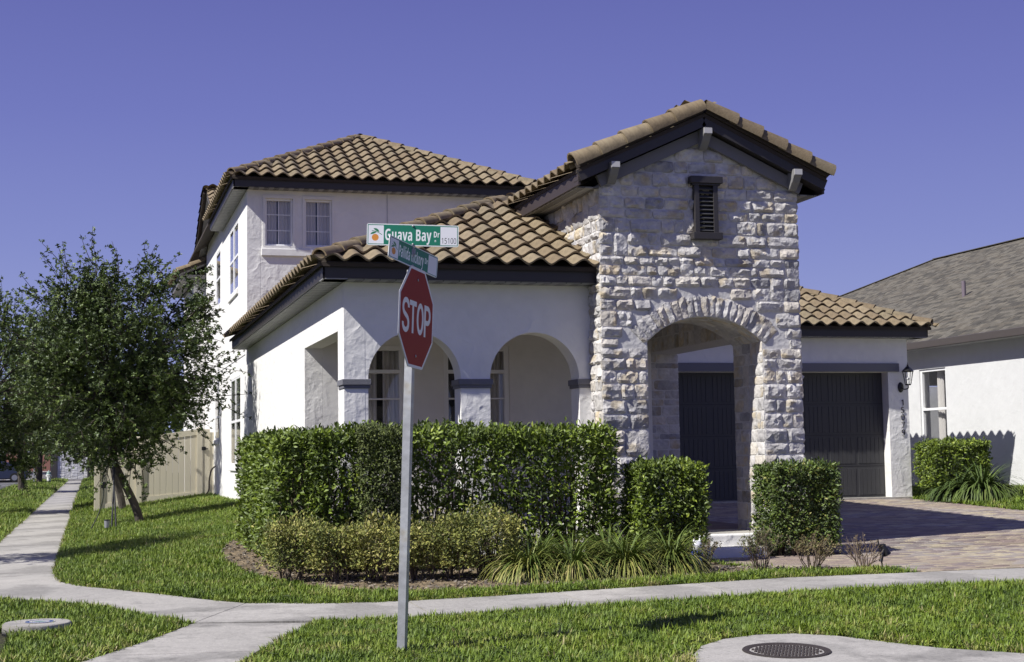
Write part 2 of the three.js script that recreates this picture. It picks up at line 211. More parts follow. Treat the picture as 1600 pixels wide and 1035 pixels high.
{ // planting bed: bare sandy soil with chips
  const c = [1.2, 1.2], pts = [], N = 90; const L = [0]; const B = BED.concat([BED[0]]); for (let i = 1; i < B.length; i++) L.push(L[i - 1] + Math.hypot(B[i][0] - B[i - 1][0], B[i][1] - B[i - 1][1]));
  const pos = [], idx = [], xs = 64, zs = 72, X0 = -1.5, X1 = 5.5, Z0 = -4, Z1 = 3.5, id = {}; let n = 0;
  const ok = (i, j) => inPoly(lerp(X0, X1, (i + 0.5) / xs), lerp(Z0, Z1, (j + 0.5) / zs), BED);
  const vid = (i, j) => { const k = i + '_' + j; if (!(k in id)) { const x = lerp(X0, X1, i / xs), z = lerp(Z0, Z1, j / zs); pos.push(x, gy(x, z) + 0.012 + 0.035 * fbm(x / 2 + 7, z / 2 + 7, 8, 3, 3), z); id[k] = n++; } return id[k]; };
  for (let j = 0; j < zs; j++) for (let i = 0; i < xs; i++) if (ok(i, j)) { const a = vid(i, j), b = vid(i + 1, j), d = vid(i, j + 1), e = vid(i + 1, j + 1); idx.push(a, d, b, b, d, e); }
  const g = new THREE.BufferGeometry(); g.setAttribute('position', new THREE.Float32BufferAttribute(pos, 3)); g.setIndex(idx); g.computeVertexNormals(); const uv = new Float32Array(n * 2); for (let i = 0; i < n; i++) { uv[2 * i] = pos[3 * i]; uv[2 * i + 1] = pos[3 * i + 2]; } g.setAttribute('uv', new THREE.BufferAttribute(uv, 2));
  const bed = struct('planting_bed', g, std([0.55, 0.5, 0.4], 1, { map: soilTone, bumpMap: roughRock, bumpScale: 0.04 }));
  const chip = new THREE.TetrahedronGeometry(0.018); chip.scale(1.8, 0.5, 1); const S = []; for (let k = 0; k < 9000 && S.length < 5200; k++) { const x = rr(-1.5, 5.4), z = rr(-4, 3.4); if (inPoly(x, z, BED)) S.push([x, z]); }
  const im = new THREE.InstancedMesh(chip, std([1, 1, 1], 1), S.length), m4 = new THREE.Matrix4(), e = new THREE.Euler(), q = new THREE.Quaternion(), col = new THREE.Color();
  S.forEach(([x, z], i) => { e.set(rr(-0.4, 0.4), rr(0, 6.3), rr(-0.4, 0.4)); m4.compose(V3(x, gy(x, z) + 0.025 + 0.035 * fbm(x / 2 + 7, z / 2 + 7, 8, 3, 3), z), q.setFromEuler(e), V3(1, 1, 1).multiplyScalar(rr(0.4, 1.5))); im.setMatrixAt(i, m4); const f = rr(0.06, 0.3); col.setRGB(f, f * 0.85, f * 0.66); im.setColorAt(i, col); });
  im.name = 'mulch'; stuffOf(im); bed.add(im);
}
{ // storm inlet top with its iron manhole cover, and the small round concrete lid
  const s = new THREE.Shape(APRON.map(([x, z]) => new THREE.Vector2(x, -z))), g = new THREE.ExtrudeGeometry(s, { depth: 0.1, bevelEnabled: true, bevelSize: 0.012, bevelThickness: 0.012, bevelSegments: 2 }); g.rotateX(-Math.PI / 2);
  const o = new THREE.Group(); o.name = 'storm_inlet'; o.position.set(2.1, gy(2.1, 7.83) + 0.028, 7.83); o.rotation.x = 0.035; scene.add(o); tag(o, 'pale concrete storm inlet top in the foreground grass with round iron cover', 'storm inlet');
  g.translate(-2.1, -0.1 - 0.012, -7.83); part('concrete_top', boxUV(g), concMats[1], o);
  const ring = new THREE.LatheGeometry([[0, -0.004], [0.29, -0.004], [0.3, 0.006], [0.345, 0.008], [0.35, 0]].map(p => new THREE.Vector2(...p)), 48); const cov = part('manhole_cover', ring, std([0.05, 0.04, 0.036], 0.8, { metalness: 0.3, bumpMap: grit, bumpScale: 0.003 }), o); cov.scale.setScalar(0.94); cov.position.set(-0.1, 0.003, 0.0);
  const studs = []; for (let i = -9; i <= 9; i++) for (let j = -9; j <= 9; j++) { const x = i * 0.03 + (j % 2) * 0.015, z = j * 0.028; if (x * x + z * z < 0.072) { const b = new THREE.BoxGeometry(0.019, 0.009, 0.016); b.rotateY((i + j) % 2 ? 0.5 : -0.5); b.translate(x, 0.001, z); studs.push(b); } }
  stuffOf(part('tread_stud', join(studs), std([0.065, 0.053, 0.047], 0.75, { metalness: 0.3 }), cov));
}
{
  const o = thing('valve_lid', 'round concrete utility lid with blue emblem in the left foreground grass', 'utility lid', [-3.42, -0.5, 4.5]);
  const g = new THREE.LatheGeometry([[0, 0.075], [0.27, 0.075], [0.285, 0.062], [0.29, -0.04], [0, -0.04]].map(p => new THREE.Vector2(...p)).reverse(), 40); part('lid', g, concMats[0], o);
  const cv = document.createElement('canvas'); cv.width = cv.height = 256; const x = cv.getContext('2d'); x.fillStyle = '#b9b4aa'; x.fillRect(0, 0, 256, 256); x.fillStyle = '#39507e'; x.beginPath(); x.arc(128, 128, 118, 0, 7); x.fill(); x.fillStyle = '#b9b4aa'; x.beginPath(); x.arc(128, 128, 84, 0, 7); x.fill(); x.fillStyle = '#4c6a8a'; x.beginPath(); x.moveTo(60, 150); x.quadraticCurveTo(128, 40, 196, 150); x.quadraticCurveTo(128, 200, 60, 150); x.fill(); x.fillStyle = '#5d8a4a'; x.fillRect(90, 120, 80, 24);
  const t = new THREE.CanvasTexture(cv); t.colorSpace = THREE.SRGBColorSpace; const e = new THREE.CircleGeometry(0.13, 32); e.rotateX(-Math.PI / 2); e.translate(0.02, 0.079, 0); part('emblem', e, std([1, 1, 1], 0.7, { map: t }), o);
}
// ------------------------------------------------------------------ the corner house
const house = thing('corner_house', 'white stucco corner house with brown barrel tile roofs and pale stone entry tower', 'house');
const TW = 0.29, TE = 0.365; // roof tile pitch across and exposure
const prof = x => 0.078 * Math.pow(0.5 + 0.5 * Math.cos(2 * Math.PI * (x / TW)), 0.85);
// one S tile; x across, y off the roof, z towards the eave; clip(u,v)->u limits for tiles at a hip
function tileGeo(clipFn) {
  const n = 10, L = TE + 0.06, pos = [], nor = [], uv = [], idx = [];
  const P = (x, z, dy) => { const t = (z + L / 2) / L; let X = x, h = prof(x); if (clipFn) { X = clipFn(x, z); if (X !== x) h = prof(X); } return [X, h + 0.052 * t + dy, z]; };
  const quad = (a, b, c, d) => { const k = pos.length / 3; for (const q of [a, b, c, d]) { pos.push(...q); uv.push(q[0] + q[1], q[2]); } idx.push(k, k + 1, k + 2, k, k + 2, k + 3); };
  for (let i = 0; i < n; i++) { const x0 = -TW / 2 + TW * i / n, x1 = x0 + TW / n; quad(P(x0, L / 2, 0), P(x1, L / 2, 0), P(x1, -L / 2, 0), P(x0, -L / 2, 0)); }
  for (let i = 0; i < n; i++) { const x0 = -TW / 2 + TW * i / n, x1 = x0 + TW / n; quad(P(x0, L / 2, -0.024), P(x1, L / 2, -0.024), P(x1, L / 2, 0), P(x0, L / 2, 0)); }
  const g = new THREE.BufferGeometry(); g.setAttribute('position', new THREE.Float32BufferAttribute(pos, 3)); g.setAttribute('uv', new THREE.Float32BufferAttribute(uv, 2)); g.setIndex(idx);
  return g;
}
const smoothG = g => toCreasedNormals(g, 0.7);
const TILE = smoothG(tileGeo());
const tileBag = []; // tiles that are joined into one part: [geometry, matrix, tone]
// a roof plane: O at the eave, U along it, V up the slope, len = slope length, u0(v) u1(v) its sides; single = each tile its own part
function tilePlane(parent, O, U, V, len, u0, u1, single, bag) {
  const N = U.clone().cross(V).normalize(); if (N.y < 0) N.negate();
  const Z = V.clone().negate(), X = N.clone().cross(Z); // right-handed basis X,N,Z
  const flip = X.dot(U) < 0 ? -1 : 1;
  for (let r = 0; r * TE < len - 0.05; r++) {
    const vc = (r + 0.5) * TE - 0.06, L = TE + 0.06, lo = Math.min(u0(vc - L / 2), u0(vc + L / 2)), hi = Math.max(u1(vc - L / 2), u1(vc + L / 2));
    for (let k = Math.floor(lo / TW) - 1; k * TW < hi + TW; k++) {
      const uc = (k + 0.5) * TW; const vl = vc - L / 2, vh = Math.min(vc + L / 2, len);
      const full = uc - TW / 2 >= Math.max(u0(vl), u0(vh)) - 0.002 && uc + TW / 2 <= Math.min(u1(vl), u1(vh)) + 0.002;
      const any = uc + TW / 2 > Math.min(u0(vl), u0(vh)) + 0.03 && uc - TW / 2 < Math.max(u1(vl), u1(vh)) - 0.03;
      if (!any) continue;
      let g = TILE; if (!full) { g = smoothG(tileGeo((x, z) => { const v = vc - z, u = uc + flip * x; return (clamp(u, Math.min(u0(v), u1(v)), Math.max(u0(v), u1(v))) - uc) * flip; })); }
      const m = new THREE.Matrix4().makeBasis(X, N, Z).setPosition(O.clone().addScaledVector(U, uc).addScaledVector(V, vc).addScaledVector(N, rr(0.012, 0.018)));
      m.multiply(new THREE.Matrix4().makeRotationFromEuler(new THREE.Euler(rr(-0.006, 0.006), rr(-0.01, 0.01), rr(-0.006, 0.006))));
      if (single && single(uc, vc)) { const t = part('roof_tile', g, pick(tileMats), parent); t.applyMatrix4(m); } else bag.push([g, m]);
    }
  }
}
function bagPart(parent, bag, name, mat) { if (!bag.length) return; stuffOf(part(name, mergeGeometries(bag.map(([g, m]) => { const h = (g.index ? g.toNonIndexed() : g.clone()); h.applyMatrix4(m); return h; })), mat, parent)); }
// barrel caps along a hip, ridge or rake from a (low) to b (high)
function capGeo(L, r0, r1, arc = 1.15, skirt = 0) {
  const n = 9, pos = [], uv = [], idx = []; const q = (t, k, d) => { const a = Math.PI / 2 + arc * (1 - 2 * k / n), r = lerp(r0, r1, t) - d; return [Math.cos(a) * r, Math.sin(a) * r, L / 2 - t * L]; };
  const quad = (a, b, c, d) => { const k = pos.length / 3; for (const p of [a, b, c, d]) { pos.push(...p); uv.push(p[0] + p[1], p[2]); } idx.push(k, k + 1, k + 2, k, k + 2, k + 3); };
  for (let k = 0; k < n; k++) { quad(q(0, k, 0), q(0, k + 1, 0), q(1, k + 1, 0), q(1, k, 0)); quad(q(0, k, 0.022), q(0, k + 1, 0.022), q(0, k + 1, 0), q(0, k, 0)); quad(q(0, k + 1, 0.022), q(0, k, 0.022), q(1, k, 0.022), q(1, k + 1, 0.022)); }
  const g = new THREE.BufferGeometry(); g.setAttribute('position', new THREE.Float32BufferAttribute(pos, 3)); g.setAttribute('uv', new THREE.Float32BufferAttribute(uv, 2)); g.setIndex(idx); return smoothG(g);
}
const CAP = capGeo(0.46, 0.118, 0.095, 1.45), RAKE = capGeo(0.47, 0.15, 0.118, 1.9);
function caps(parent, a, b, geo, step, lift, name, upHint = V3(0, 1, 0)) {
  const d = b.clone().sub(a), len = d.length(); d.normalize(); const z = d.clone().negate(), x = upHint.clone().cross(z).normalize(), y = z.clone().cross(x);
  part('cap_mortar', bar(a.clone().addScaledVector(y, lift + 0.0), b.clone().addScaledVector(y, lift + 0.0), 0.13, 0.13, y), deckMat, parent);
  for (let s = step * 0.5; s < len + step * 0.3; s += step) { const m = new THREE.Matrix4().makeBasis(x, y, z).setPosition(a.clone().addScaledVector(d, s).addScaledVector(y, lift)); m.multiply(new THREE.Matrix4().makeRotationFromEuler(new THREE.Euler(-0.03 + rr(-0.01, 0.01), rr(-0.02, 0.02), rr(-0.03, 0.03)))); const t = part(name, geo, pick(tileMats), parent); t.applyMatrix4(m); }
}
// solid deck under a roof plane: polygon points (3d) given thickness downwards
function deck(pts, th) { const n = pts.length, pos = [], idx = []; for (const p of pts) pos.push(p.x, p.y, p.z); for (const p of pts) pos.push(p.x, p.y - th, p.z); for (let i = 1; i < n - 1; i++) { idx.push(0, i, i + 1, n, n + i + 1, n + i); } for (let i = 0; i < n; i++) { const j = (i + 1) % n; idx.push(i, n + i, j, j, n + i, n + j); } const g = new THREE.BufferGeometry(); g.setAttribute('position', new THREE.Float32BufferAttribute(pos, 3)); g.setIndex(idx); return boxUV(g); }
const deckMat = std([0.05, 0.038, 0.03], 0.9);

// ---- walls
const SOF = 3.1, SOF2 = 6.34, OV = 0.3;
const Zm = -11.71, Zg = -7.79, Xr = 12.5;
// windows: name, opening; frame, rails and glass. axis 'z' looks to +z, 'x' looks to -x
function windowAt(parent, axis, plane, u0, u1, v0, v1, o = {}) {
  const W = u1 - u0, H = v1 - v0, f = o.frame || 0.055, d = 0.07, fr = [], gs = [];
  const B = (a, b, c, e, z0, z1) => fr.push(rbox(a, b, c, e, z0, z1, 0.006));
  B(0, f, 0, H, -d, 0); B(W - f, W, 0, H, -d, 0); B(f, W - f, 0, f, -d, 0.004); B(f, W - f, H - f, H, -d, 0);
  const rails = o.rails || [0.5]; for (const r of rails) B(f, W - f, H * r - 0.028, H * r + 0.028, -d, 0.008);
  for (const r of o.thin || []) B(f, W - f, H * r - 0.012, H * r + 0.012, -d, 0.0);
  for (const m of o.mulls || []) B(W * m - 0.035, W * m + 0.035, f, H - f, -d, 0.01);
  const place = g => { g.applyMatrix4(new THREE.Matrix4().makeTranslation(u0, v0, 0)); if (axis === 'z') g.translate(0, 0, plane - (o.set ?? 0.09)); else g.applyMatrix4(new THREE.Matrix4().set(0, 0, -1, plane + (o.set ?? 0.09), 0, 1, 0, 0, 1, 0, 0, 0, 0, 0, 0, 1)); return g; };
  const w = part('window', place(join(fr)), M.vinyl, parent);
  const pane = (a, b, c, e) => part('pane', place(box(a, b, c, e, -(o.gz ?? 0.05), 0.004 - (o.gz ?? 0.05))), M.glass, w);
  const vs = [0, ...rails, 1], us = [0, ...(o.mulls || []), 1];
  for (let i = 0; i < vs.length - 1; i++) for (let j = 0; j < us.length - 1; j++) pane(W * us[j] + f * 0.6, W * us[j + 1] - f * 0.6, H * vs[i] + f * 0.5, H * vs[i + 1] - f * 0.5);
  if (o.grid) { const mg = [], [nx, ny] = o.grid; for (let i = 1; i < nx; i++) mg.push(box(W * i / nx - 0.008, W * i / nx + 0.008, f, H - f, -0.044, -0.034)); for (let j = 1; j < ny; j++) if (!rails.some(r => Math.abs(r - j / ny) < 0.02)) mg.push(box(f, W - f, H * j / ny - 0.008, H * j / ny + 0.008, -0.043, -0.033)); part('muntin', place(join(mg)), M.vinyl, w); }
  for (const [a, b] of o.curtains || []) { // pleated cloth hanging behind the glass
    const n = Math.max(6, Math.round((b - a) * W / 0.022)), pos = [], idx = []; for (let i = 0; i <= n; i++) for (const y of [0.0, H]) pos.push(W * lerp(a, b, i / n), y, -0.17 + 0.03 * Math.sin(i * 1.9) + 0.012 * Math.sin(i * 0.7)); for (let i = 0; i < n; i++) idx.push(2 * i, 2 * i + 2, 2 * i + 1, 2 * i + 1, 2 * i + 2, 2 * i + 3); const g = new THREE.BufferGeometry(); g.setAttribute('position', new THREE.Float32BufferAttribute(pos, 3)); g.setIndex(idx); g.computeVertexNormals(); part('curtain', place(g), M.curtain, w); }
  if (o.back) part('room_shade_panel', place(box(-0.02, W + 0.02, -0.02, H + 0.02, -0.62, -0.6)), M.room, w);  // near-black panel, its colour stands in for the unlit room behind the glass
  if (o.sill) part('sill', axis === 'z' ? boxUV(rbox(u0 - 0.05, u1 + 0.05, v0 - 0.12, v0 - 0.004, plane - 0.02, plane + 0.045, 0.01)) : boxUV(rbox(plane - 0.045, plane + 0.02, v0 - 0.12, v0 - 0.004, u0 - 0.05, u1 + 0.05, 0.01)), o.sillMat || M.stuccoSmooth, w);
  return w;
}
// left wall: porch wing (with its side opening), main block; plane x = 0
part('wing_side_wall', wallX([[0.0, -0.6], [0.0, SOF + 0.1], [Zm, SOF + 0.1], [Zm, -0.6]].map(([z, y]) => [z, y]), [rectHole(-3.47, -0.46, 0.05, 2.53)], 0, 0.26), M.stucco, house);
const mainWins = [[-15.6, -13.6, 4.55, 6.02, [0.5]], [-19.35, -18.1, 4.67, 6.02, []], [-15.3, -13.1, 0.79, 2.67, [0.5]], [-19.6, -18.4, 1.4, 2.5, []]];
part('main_side_wall', wallX([[Zm, -0.6], [Zm, SOF2 + 0.1], [-17.4, SOF2 + 0.1], [-19.9, SOF2 + 1.15], [-22.6, SOF2 + 0.02], [-27.2, SOF2 + 0.02], [-27.2, -0.6]], mainWins.map(w => rectHole(w[0], w[1], w[2], w[3])), 0, 0.26), M.stucco, house);
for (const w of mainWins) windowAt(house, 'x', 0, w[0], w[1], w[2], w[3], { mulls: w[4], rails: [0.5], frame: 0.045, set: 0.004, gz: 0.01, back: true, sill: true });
// thin control joint scored at floor level on the side wall
part('control_joint', box(-0.006, 0.01, 3.02, 3.035, -27, Zm - 0.35), M.trim, house);
part('rear_wing_wall', boxUV(box(-0.32, -0.001, -0.6, 5.75, -27.2, -22.9)), M.stucco, house);
// arcade front of the porch: plane z = 0
const CAPY = 1.9;
part('arcade_wall', wallZ([[0.262, -0.6], [3.26, -0.6], [3.26, SOF + 0.1], [0.262, SOF + 0.1]], [archHole(0.3, 1.48, 0.05, CAPY), archHole(1.86, 3.05, 0.05, CAPY)], -0.002, 0.34), M.stucco, house);
part('corner_pier', boxUV(box(0.004, 0.262, -0.6, SOF + 0.09, -0.34, -0.003)), M.stucco, house);
for (const [x0, x1] of [[-0.028, 0.335], [1.445, 1.895], [3.015, 3.215]]) part('pier_capital', join([rbox(x0, x1, CAPY - 0.075, CAPY + 0.0, -0.375, 0.03, 0.008), rbox(x0 + 0.015, x1 - 0.015, CAPY - 0.115, CAPY - 0.075, -0.36, 0.016, 0.006)]), M.trim, house);
// porch back wall with two tall windows, ceiling and floor; the front door stands beyond the tower's side of the porch
const ZB = -3.47;
part('porch_back_wall', wallZ([[0.262, -0.5], [5.4, -0.5], [5.4, SOF], [0.262, SOF]], [rectHole(0.62, 1.48, 0.6, 2.58), rectHole(2.08, 3.1, 0.6, 2.58), rectHole(4.16, 5.1, 0.02, 2.45)], ZB, 0.2), M.stuccoSmooth, house);
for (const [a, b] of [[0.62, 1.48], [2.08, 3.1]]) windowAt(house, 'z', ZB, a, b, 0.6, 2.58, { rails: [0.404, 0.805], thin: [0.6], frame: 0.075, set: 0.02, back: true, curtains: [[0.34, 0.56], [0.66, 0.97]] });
part('front_door', join([rbox(4.17, 5.09, 0.03, 2.44, ZB - 0.12, ZB - 0.07, 0.005), rbox(4.3, 4.58, 0.3, 1.1, ZB - 0.07, ZB - 0.055), rbox(4.68, 4.96, 0.3, 1.1, ZB - 0.07, ZB - 0.055), rbox(4.3, 4.58, 1.25, 2.25, ZB - 0.07, ZB - 0.055), rbox(4.68, 4.96, 1.25, 2.25, ZB - 0.07, ZB - 0.055)]), M.darkDoor, house);
part('porch_ceiling', boxUV(box(0.26, 5.41, 2.86, 2.95, ZB, -0.34)), M.stuccoSmooth, house);
part('porch_floor', boxUV(box(0.26, 5.97, -0.5, -0.1, ZB, -0.34)), std([0.17, 0.12, 0.095], 0.9, { map: tileTone, bumpMap: grit, bumpScale: 0.003 }), house);
// main block upper front wall: plane z = Zm
part('upper_front_wall', wallZ([[0.262, 3.0], [5.65, 3.0], [5.65, SOF2 + 0.1], [0.262, SOF2 + 0.1]], [rectHole(0.36, 0.92, 5.21, 6.18), rectHole(1.16, 1.72, 5.21, 6.18)], Zm - 0.002, 0.26), M.stucco, house);
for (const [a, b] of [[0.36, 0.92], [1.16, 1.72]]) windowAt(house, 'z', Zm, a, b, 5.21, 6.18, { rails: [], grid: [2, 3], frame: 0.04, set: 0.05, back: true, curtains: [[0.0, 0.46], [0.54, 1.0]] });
part('window_surround', join([[0.36, 0.92], [1.16, 1.72]].flatMap(([a, b]) => [boxUV(box(a - 0.045, a, 5.15, 6.24, Zm, Zm + 0.022)), boxUV(box(b, b + 0.045, 5.15, 6.24, Zm, Zm + 0.022)), boxUV(box(a, b, 6.18, 6.24, Zm, Zm + 0.022)), boxUV(box(a, b, 5.15, 5.21, Zm, Zm + 0.022))])), M.stuccoSmooth, house);
part('sill_band', boxUV(rbox(0.28, 1.95, 5.0, 5.148, Zm - 0.01, Zm + 0.05, 0.012)), M.stuccoSmooth, house);
part('downspout', box(2.86, 2.875, 4.2, SOF2, Zm, Zm + 0.012), std([0.45, 0.45, 0.46], 0.6), house);
part('upper_rear_walls', join([boxUV(box(5.4, 5.65, 3.0, SOF2 + 0.1, -27, Zm - 0.27)), boxUV(box(0.3, 5.65, -0.5, SOF2 + 0.05, -27.2, -26.95))]), M.stucco, house);
part('wing_inner_wall', boxUV(box(5.72, 5.968, -0.5, SOF, Zg - 0.2, -3.76)), M.stucco, house);
// garage
const GD = [7.18, 12.06, 0, 2.44];
part('garage_front_wall', wallZ([[5.6, -0.5], [Xr, -0.5], [Xr, SOF + 0.1], [5.6, SOF + 0.1]], [(() => { const p = new THREE.Path(); p.moveTo(GD[0], -0.4); p.lineTo(GD[1], -0.4); p.lineTo(GD[1], GD[3]); p.lineTo(GD[0], GD[3]); p.closePath(); return p; })()], Zg, 0.3), M.stucco, house);
part('garage_side_walls', join([boxUV(box(Xr - 0.28, Xr - 0.002, -0.5, SOF + 0.1, -20, Zg - 0.301)), boxUV(box(5.6, Xr, -0.5, SOF + 0.1, -20.3, -20))]), M.stucco, house);
part('garage_lintel', boxUV(rbox(GD[0] - 0.2, GD[1] + 0.23, GD[3] + 0.005, 2.61, Zg - 0.02, Zg + 0.05, 0.008)), M.trim, house);
{ // sectional garage door with planked panels
  const z = Zg - 0.24, door = part('garage_door', box(GD[0], GD[1], -0.02, GD[3], z - 0.05, z), M.darkDoor, house), nP = 4, nC = 8, ph = GD[3] / nP, pw = (GD[1] - GD[0]) / nC;
  for (let r = 0; r < nP; r++) for (let c = 0; c < nC; c++) { const gs = [], x0 = GD[0] + c * pw + 0.03, x1 = x0 + pw - 0.06, y0 = r * ph + 0.05, y1 = (r + 1) * ph - 0.05, n = 6; for (let k = 0; k < n; k++) gs.push(rbox(lerp(x0, x1, k / n) + 0.003, lerp(x0, x1, (k + 1) / n) - 0.003, y0, y1, z - 0.006, z + 0.008, 0.003)); part('door_panel', join(gs), M.darkDoor, door); }
  part('rail', join([1, 2, 3].map(r => box(GD[0], GD[1], r * ph - 0.004, r * ph + 0.004, z, z + 0.003))), std([0.01, 0.01, 0.01], 0.6), door);
}
part('garage_apron', boxUV(box(GD[0] - 0.1, GD[1] + 0.44, -0.2, -0.0, Zg - 0.3, Zg + 0.1)), concMats[2], house);

// ---- eaves: fascia boards and ribbed soffits
function eave(parent, pts) { // pts: outer corner polyline (x,z) at soffit level y; inner side given
  for (const [x0, z0, x1, z1, y, inx, inz, h] of pts) {
    const a = V3(x0, 0, z0), b = V3(x1, 0, z1), along = b.clone().sub(a).normalize(), inn = V3(inx, 0, inz);
    part('fascia', join([bar(V3(x0, y + h / 2 + 0.012, z0).addScaledVector(inn, 0.012), V3(x1, y + h / 2 + 0.012, z1).addScaledVector(inn, 0.012), 0.024, h), bar(V3(x0, y + h + 0.02, z0).addScaledVector(inn, -0.014), V3(x1, y + h + 0.02, z1).addScaledVector(inn, -0.014), 0.05, 0.04)]), M.fascia, parent);
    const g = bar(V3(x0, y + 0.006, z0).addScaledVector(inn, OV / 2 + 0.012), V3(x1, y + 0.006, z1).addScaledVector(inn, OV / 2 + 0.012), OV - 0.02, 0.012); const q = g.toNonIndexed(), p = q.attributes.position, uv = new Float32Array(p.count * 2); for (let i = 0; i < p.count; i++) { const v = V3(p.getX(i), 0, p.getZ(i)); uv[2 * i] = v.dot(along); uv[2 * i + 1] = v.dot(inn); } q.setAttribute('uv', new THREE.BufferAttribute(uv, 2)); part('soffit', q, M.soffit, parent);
  }
}
const FH = 0.17;
eave(house, [
  [-OV, OV, 3.2, OV, SOF, 0, -1, FH], [-OV, OV, -OV, Zm, SOF, 1, 0, FH],
  [-OV, Zm + OV, 5.95, Zm + OV, SOF2, 0, -1, FH], [-OV, Zm + OV, -OV, -17.4, SOF2, 1, 0, FH],
  [5.97, Zg + OV, Xr + OV, Zg + OV, SOF, 0, -1, FH], [Xr + OV, Zg + OV, Xr + OV, -20, SOF, -1, 0, FH],
]);
for (const [y, z] of [[SOF, Zm], [SOF2, -17.4]]) part('eave_end', box(-OV + 0.03, -0.005, y + 0.02, y + 0.19, z - 0.015, z), std([0.12, 0.115, 0.11], 0.6), house);

// ---- tiled roofs
const E0 = SOF + FH + 0.03; // tile plane height at the eave line
{ // porch wing hip
  const s = 0.425, o = OV + 0.05, y = E0, ru = Math.hypot(1, s), V = V3(0, s / ru, -1 / ru), top = 3.35;
  const A = V3(-o, y, o);
  const d1 = [A, V3(3.19, y, o), V3(3.19, y + s * 3.5, o - 3.5), V3(-o + top + 0.15, y + s * (top + 0.15), o - top - 0.15)];
  const roof = part('porch_roof', join([deck(d1, 0.05), deck([A, V3(-o + 3.4, y + s * 3.4, o - 3.4), V3(-o + 3.4, y + s * 3.4, Zm), V3(-o, y, Zm)], 0.05)]), deckMat, house);
  const bag = [];
  tilePlane(roof, A, V3(1, 0, 0), V, 3.45 * ru, v => v / ru, () => 3.19 + o, () => true, bag);
  const Vl = V3(1 / ru, s / ru, 0); tilePlane(roof, V3(-o, y, o), V3(0, 0, -1), Vl, 3.2 * ru, v => v / ru, () => o - Zm, (u, v) => v < 0.3 && u < 6, bag);
  bagPart(roof, bag, 'roof_tiles_far', tileMats[0]);
  caps(roof, A.clone().add(V3(0.03, 0.03, -0.03)), V3(-o + 3.2, y + s * 3.2, o - 3.2), CAP, 0.39, 0.03, 'hip_cap');
}
{ // main two storey hip
  const s = 0.49, o = OV + 0.05, y = SOF2 + FH + 0.03, ru = Math.hypot(1, s), zf = Zm + o, h = 3.15, A = V3(-o, y, zf), P = V3(-o + h, y + s * h, zf - h), B = V3(-o + 2 * h, y, zf);
  const roof = part('main_roof', join([deck([A, B, P], 0.05), deck([A, P, V3(P.x, P.y, -26), V3(-o, y, -26)], 0.05), deck([B, V3(B.x, y, -26), V3(P.x, P.y, -26), P], 0.05)]), deckMat, house), bag = [];
  tilePlane(roof, A, V3(1, 0, 0), V3(0, s / ru, -1 / ru), h * ru, v => v / ru, v => 2 * h - v / ru, () => true, bag);
  tilePlane(roof, A, V3(0, 0, -1), V3(1 / ru, s / ru, 0), h * ru, v => v / ru, () => 17.4 + Zm + o, () => false, bag);
  caps(roof, A.clone().add(V3(0.03, 0.03, -0.03)), P, CAP, 0.39, 0.03, 'hip_cap'); caps(roof, B.clone().add(V3(-0.03, 0.03, -0.03)), P, CAP, 0.39, 0.03, 'hip_cap');
  caps(roof, V3(P.x, P.y, -16), P, CAP, 0.39, 0.03, 'ridge_cap');
  // cross gable further back, its end facing the side street
  const zr = -19.9, yr = 7.72, s2 = 0.43, r2 = Math.hypot(1, s2), xe = -0.2, hw = 2.75;
  const G1 = part('cross_gable_roof', join([deck([V3(xe, yr - s2 * hw, zr + hw), V3(3, yr - s2 * hw, zr + hw), V3(3, yr, zr), V3(xe, yr, zr)], 0.06), deck([V3(xe, yr, zr), V3(3, yr, zr), V3(3, yr - s2 * hw, zr - hw), V3(xe, yr - s2 * hw, zr - hw)], 0.06)]), deckMat, house), bag2 = [];
  tilePlane(G1, V3(xe, yr - s2 * hw + 0.0, zr + hw), V3(1, 0, 0), V3(0, s2 / r2, -1 / r2), hw * r2, () => 0, () => 2.6, u => u < 0.7, bag2);
  tilePlane(G1, V3(xe, yr - s2 * hw, zr - hw), V3(1, 0, 0), V3(0, s2 / r2, 1 / r2), hw * r2, () => 0, () => 1.5, () => false, bag2);
  caps(G1, V3(xe, yr, zr), V3(3, yr + 0.001, zr), CAP, 0.39, 0.03, 'ridge_cap');
  caps(G1, V3(xe - 0.02, yr - s2 * hw, zr - hw), V3(xe - 0.02, yr, zr), CAP, 0.39, 0.02, 'rake_cap');
  part('rake_soffit', join([bar(V3(-0.1, yr - s2 * hw - 0.1, zr - hw), V3(-0.1, yr - 0.1, zr), 0.18, 0.05), bar(V3(-0.1, yr - s2 * hw - 0.1, zr + hw), V3(-0.1, yr - 0.1, zr), 0.18, 0.05)]), std([0.16, 0.155, 0.15], 0.6), G1);
  bagPart(roof, bag.concat(bag2), 'roof_tiles_far', tileMats[1]);
  // low hipped eave of the rear wing
  const R = part('rear_wing_roof', join([deck([V3(-0.72, 5.95, -22.55), V3(0.2, 6.35, -22.55), V3(0.2, 6.35, -27), V3(-0.72, 5.95, -27)], 0.06), box(-0.7, -0.675, 5.76, 5.9, -27, -22.6), box(-0.7, 0, 5.75, 5.77, -27, -22.6), box(-0.68, 0, 5.76, 5.92, -22.63, -22.6)]), std([0.2, 0.19, 0.18], 0.6), house), bag3 = [];
  tilePlane(R, V3(-0.75, 5.95, -22.55), V3(0, 0, -1), V3(0.92, 0.4, 0).normalize(), 1.0, () => 0, () => 4.2, () => false, bag3); bagPart(R, bag3, 'roof_tiles_far', tileMats[2]);
  caps(R, V3(-0.74, 5.98, -22.58), V3(0.1, 6.34, -22.58), CAP, 0.39, 0.02, 'rake_cap');
}
